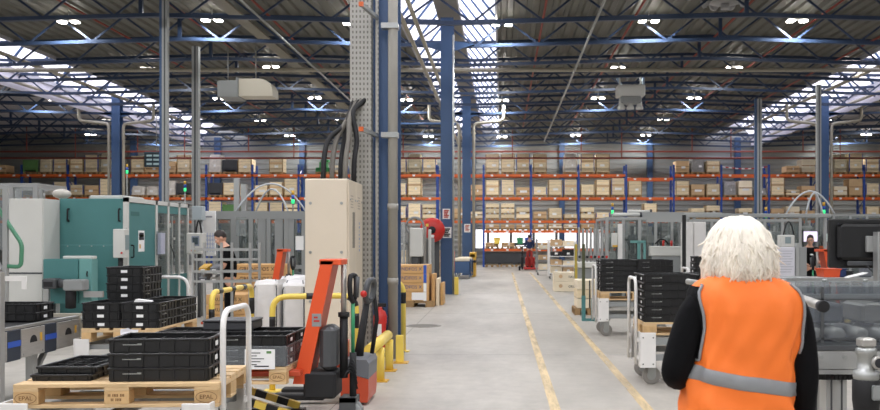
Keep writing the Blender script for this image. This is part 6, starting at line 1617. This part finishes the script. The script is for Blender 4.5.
MB().box(X(772, y0), X(900, y0), -0.02, 0.02, Z(281, y0), Z(278, y0)).build('rail', ALU, t)
for u in (775, 880): MB().box(X(u, y0)-0.02, X(u, y0)+0.02, -0.02, 0.02, 0, Z(281, y0)).build('post', ALU, t)
# ---- tray trolleys beside the aisle
def tray_trolley(cx_, cy_, n, cols, rows, where, drop):
    PZ0 = 0.60 - drop
    trolley('white trolley ' + where, (cx_, cy_, 0), 0, 1.25, 0.84, drop)
    euro_pallet('wooden pallet on the trolley ' + where, (cx_+0.02, cy_, PZ0), 0, marks=False)
    for i in range(cols):
        for j in range(rows):
            nn_ = n[i] if j == 0 else max(1, n[i]-0)
            tray_stack(nn_, (cx_+0.02-0.3+0.605*i, cy_-0.2+0.405*j, PZ0+0.144), 0, '%s, %s %s stack' % (where, ('front', 'rear')[j], ('aisle', 'inner')[i]), 0.003)
tray_trolley(2.14, 10.75, (6, 6), 2, 2, 'next to the blonde person', 0.05)
tray_trolley(2.22, 16.0, (6, 6), 2, 2, 'beside the slim yellow posts', 0.0)
tray_trolley(3.45, 14.35, (7, 7), 2, 1, 'half hidden behind the blonde person', 0.0)
# slim posts with teal feet
for i, (u, y, vt, c) in enumerate(((576, 21.0, 244, 'ochre'), (583.5, 18.6, 244, 'dark'))):
    t = thing('slim_post', ('slim ochre post with teal foot beside the tray trolley' if i == 0 else 'slim dark post with teal foot next to the tray trolley'), 'post', (X(u, y), y, 0))
    MB().box(-0.03, 0.03, -0.03, 0.03, 0.5, Z(vt, y)).build('upper_post', mat('post %s' % c, 'A8963C' if i == 0 else '4E5238', 0.5), t); MB().box(-0.038, 0.038, -0.038, 0.038, 0, 0.5).build('teal_foot', TEAL, t)
    MB().box(-0.038, 0.25, -0.03, 0.03, 0.0, 0.05).build('foot_bar', TEAL, t)
    if i: MB().box(0.15, 0.22, -0.03, 0.03, 0.05, 0.45).build('side_foot', TEAL, t)
# goods and shelf trolley beside the aisle
for i in range(2):
    t = thing('printed_crate', 'pale printed crate beside the aisle lines, %s one' % ('lower', 'upper')[i], 'crate', (X(572, 29.2), 29.2, 0.001+0.3*i+0.0), 0, 'pale crates beside the aisle')
    MB().rbox(-0.56, 0.56, 0, 0.8, 0, 0.295, 0.008).build('body', PALEBOX, t); text('GRUNDFOS', 0.1, INK, t, (0.15, -0.003, 0.15))
    MB().cyl((-0.35, -0.002, 0.17), (-0.35, -0.006, 0.17), 0.06, 12).build('knot_hole', CARTON, t)
for i in range(3):
    t = thing('board_pile', 'pile of pale boards behind the slim posts, %s layer' % ('bottom', 'middle', 'top')[i], 'boards', (X(589, 20.0), 20.0, 0.15+0.2*i), 0, 'board piles behind the slim posts')
    MB().rbox(-0.25, 0.3, 0, 0.9, 0, 0.19, 0.006).build('body', CRATE if i % 2 else PALEBOX, t); MB().box(0.0, 0.03, -0.004, -0.001, 0, 0.19).build('strap', INK, t)
small_pallet(X(589, 20.0)+0.02, 20.0, 0.001, 'wooden pallet under the pile of pale boards').scale = (0.8, 0.9, 1)
for i, (ua, ub, y) in enumerate(((537, 552, 42.5), (549, 576, 38.5))):
    t = thing('shelf_trolley', '%s shelf trolley with goods beside the aisle' % ('grey tall', 'white wide')[i], 'trolley', (0, y, 0))
    xa, xb = X(ua, y), X(ub, y); m = (GREYP, WHITEP)[i]
    f = MB()
    for x in (xa, xb):
        for yy in (0, 0.8): f.box(x-0.03, x+0.03, yy-0.03, yy+0.03, 0.12, Z(239 if i == 0 else 241, y))
    f.build('frame', m, t)
    for k, v in enumerate((270, 260, 249, 240) if i == 0 else (273, 265, 256, 246)):
        MB().box(xa, xb, -0.02, 0.82, Z(v, y)-0.03, Z(v, y)).build('shelf', m, t)
    for x in (xa+0.05, xb-0.05):
        for yy in (0.05, 0.75): MB().lathe([(0.02, -0.02), (0.06, -0.02), (0.06, 0.02), (0.02, 0.02)], (x, yy, 0.061), 'x', 12).build('caster_wheel', DGREY, t)
    for k, v in enumerate((270, 260, 249) if i == 0 else (273, 265, 256, 246)):
        for j in range(1 if i == 0 else 2):
            w = (xb-xa-0.12)/(1 if i == 0 else 2)
            b = thing('carton', '%s box on the %s shelf of the %s trolley, %s along it' % ((('pale', 'brown')[(j+k) % 2]) if not (i and k == 2) else 'black', ('lowest', 'second', 'third', 'top')[k], ('grey tall', 'white wide')[i], ORD[j]), 'box', (xa+0.06+w*(j+0.5), y+0.1, Z(v, y)+0.001), 0, 'boxes on shelf trolleys')
            MB().rbox(-w/2+0.02, w/2-0.02, 0, 0.55, 0, 0.27-0.05*((j+k) % 3), 0.01).build('body', (PALEBOX, CARTON)[(j+k) % 2] if not (i and k == 2) else BLACK, b)
            MB().box(-0.06, 0.06, -0.004, -0.001, 0.06, 0.14).build('sticker', PAPER, b)
# ------------------------------------------------------------------ camera and view
cam = bpy.data.cameras.new('camera'); co = bpy.data.objects.new('camera', cam); COL.objects.link(co)
co.location = (0, 0, EYE); co.rotation_euler = (PI/2, 0, 0)
cam.sensor_width = 36.0; cam.lens = FPX / 880.0 * 36.0
cam.shift_x = (440.0 - VPX) / 880.0; cam.shift_y = (HOR - 205.0) / 880.0
cam.clip_end = 300
cam.dof.use_dof = True; cam.dof.focus_distance = 7.5; cam.dof.aperture_fstop = 5.6
SC.camera = co
vs = SC.view_settings; vs.view_transform = 'Standard'; vs.look = 'None'; vs.gamma = 1.0; vs.use_curve_mapping = False; vs.exposure = 0.0
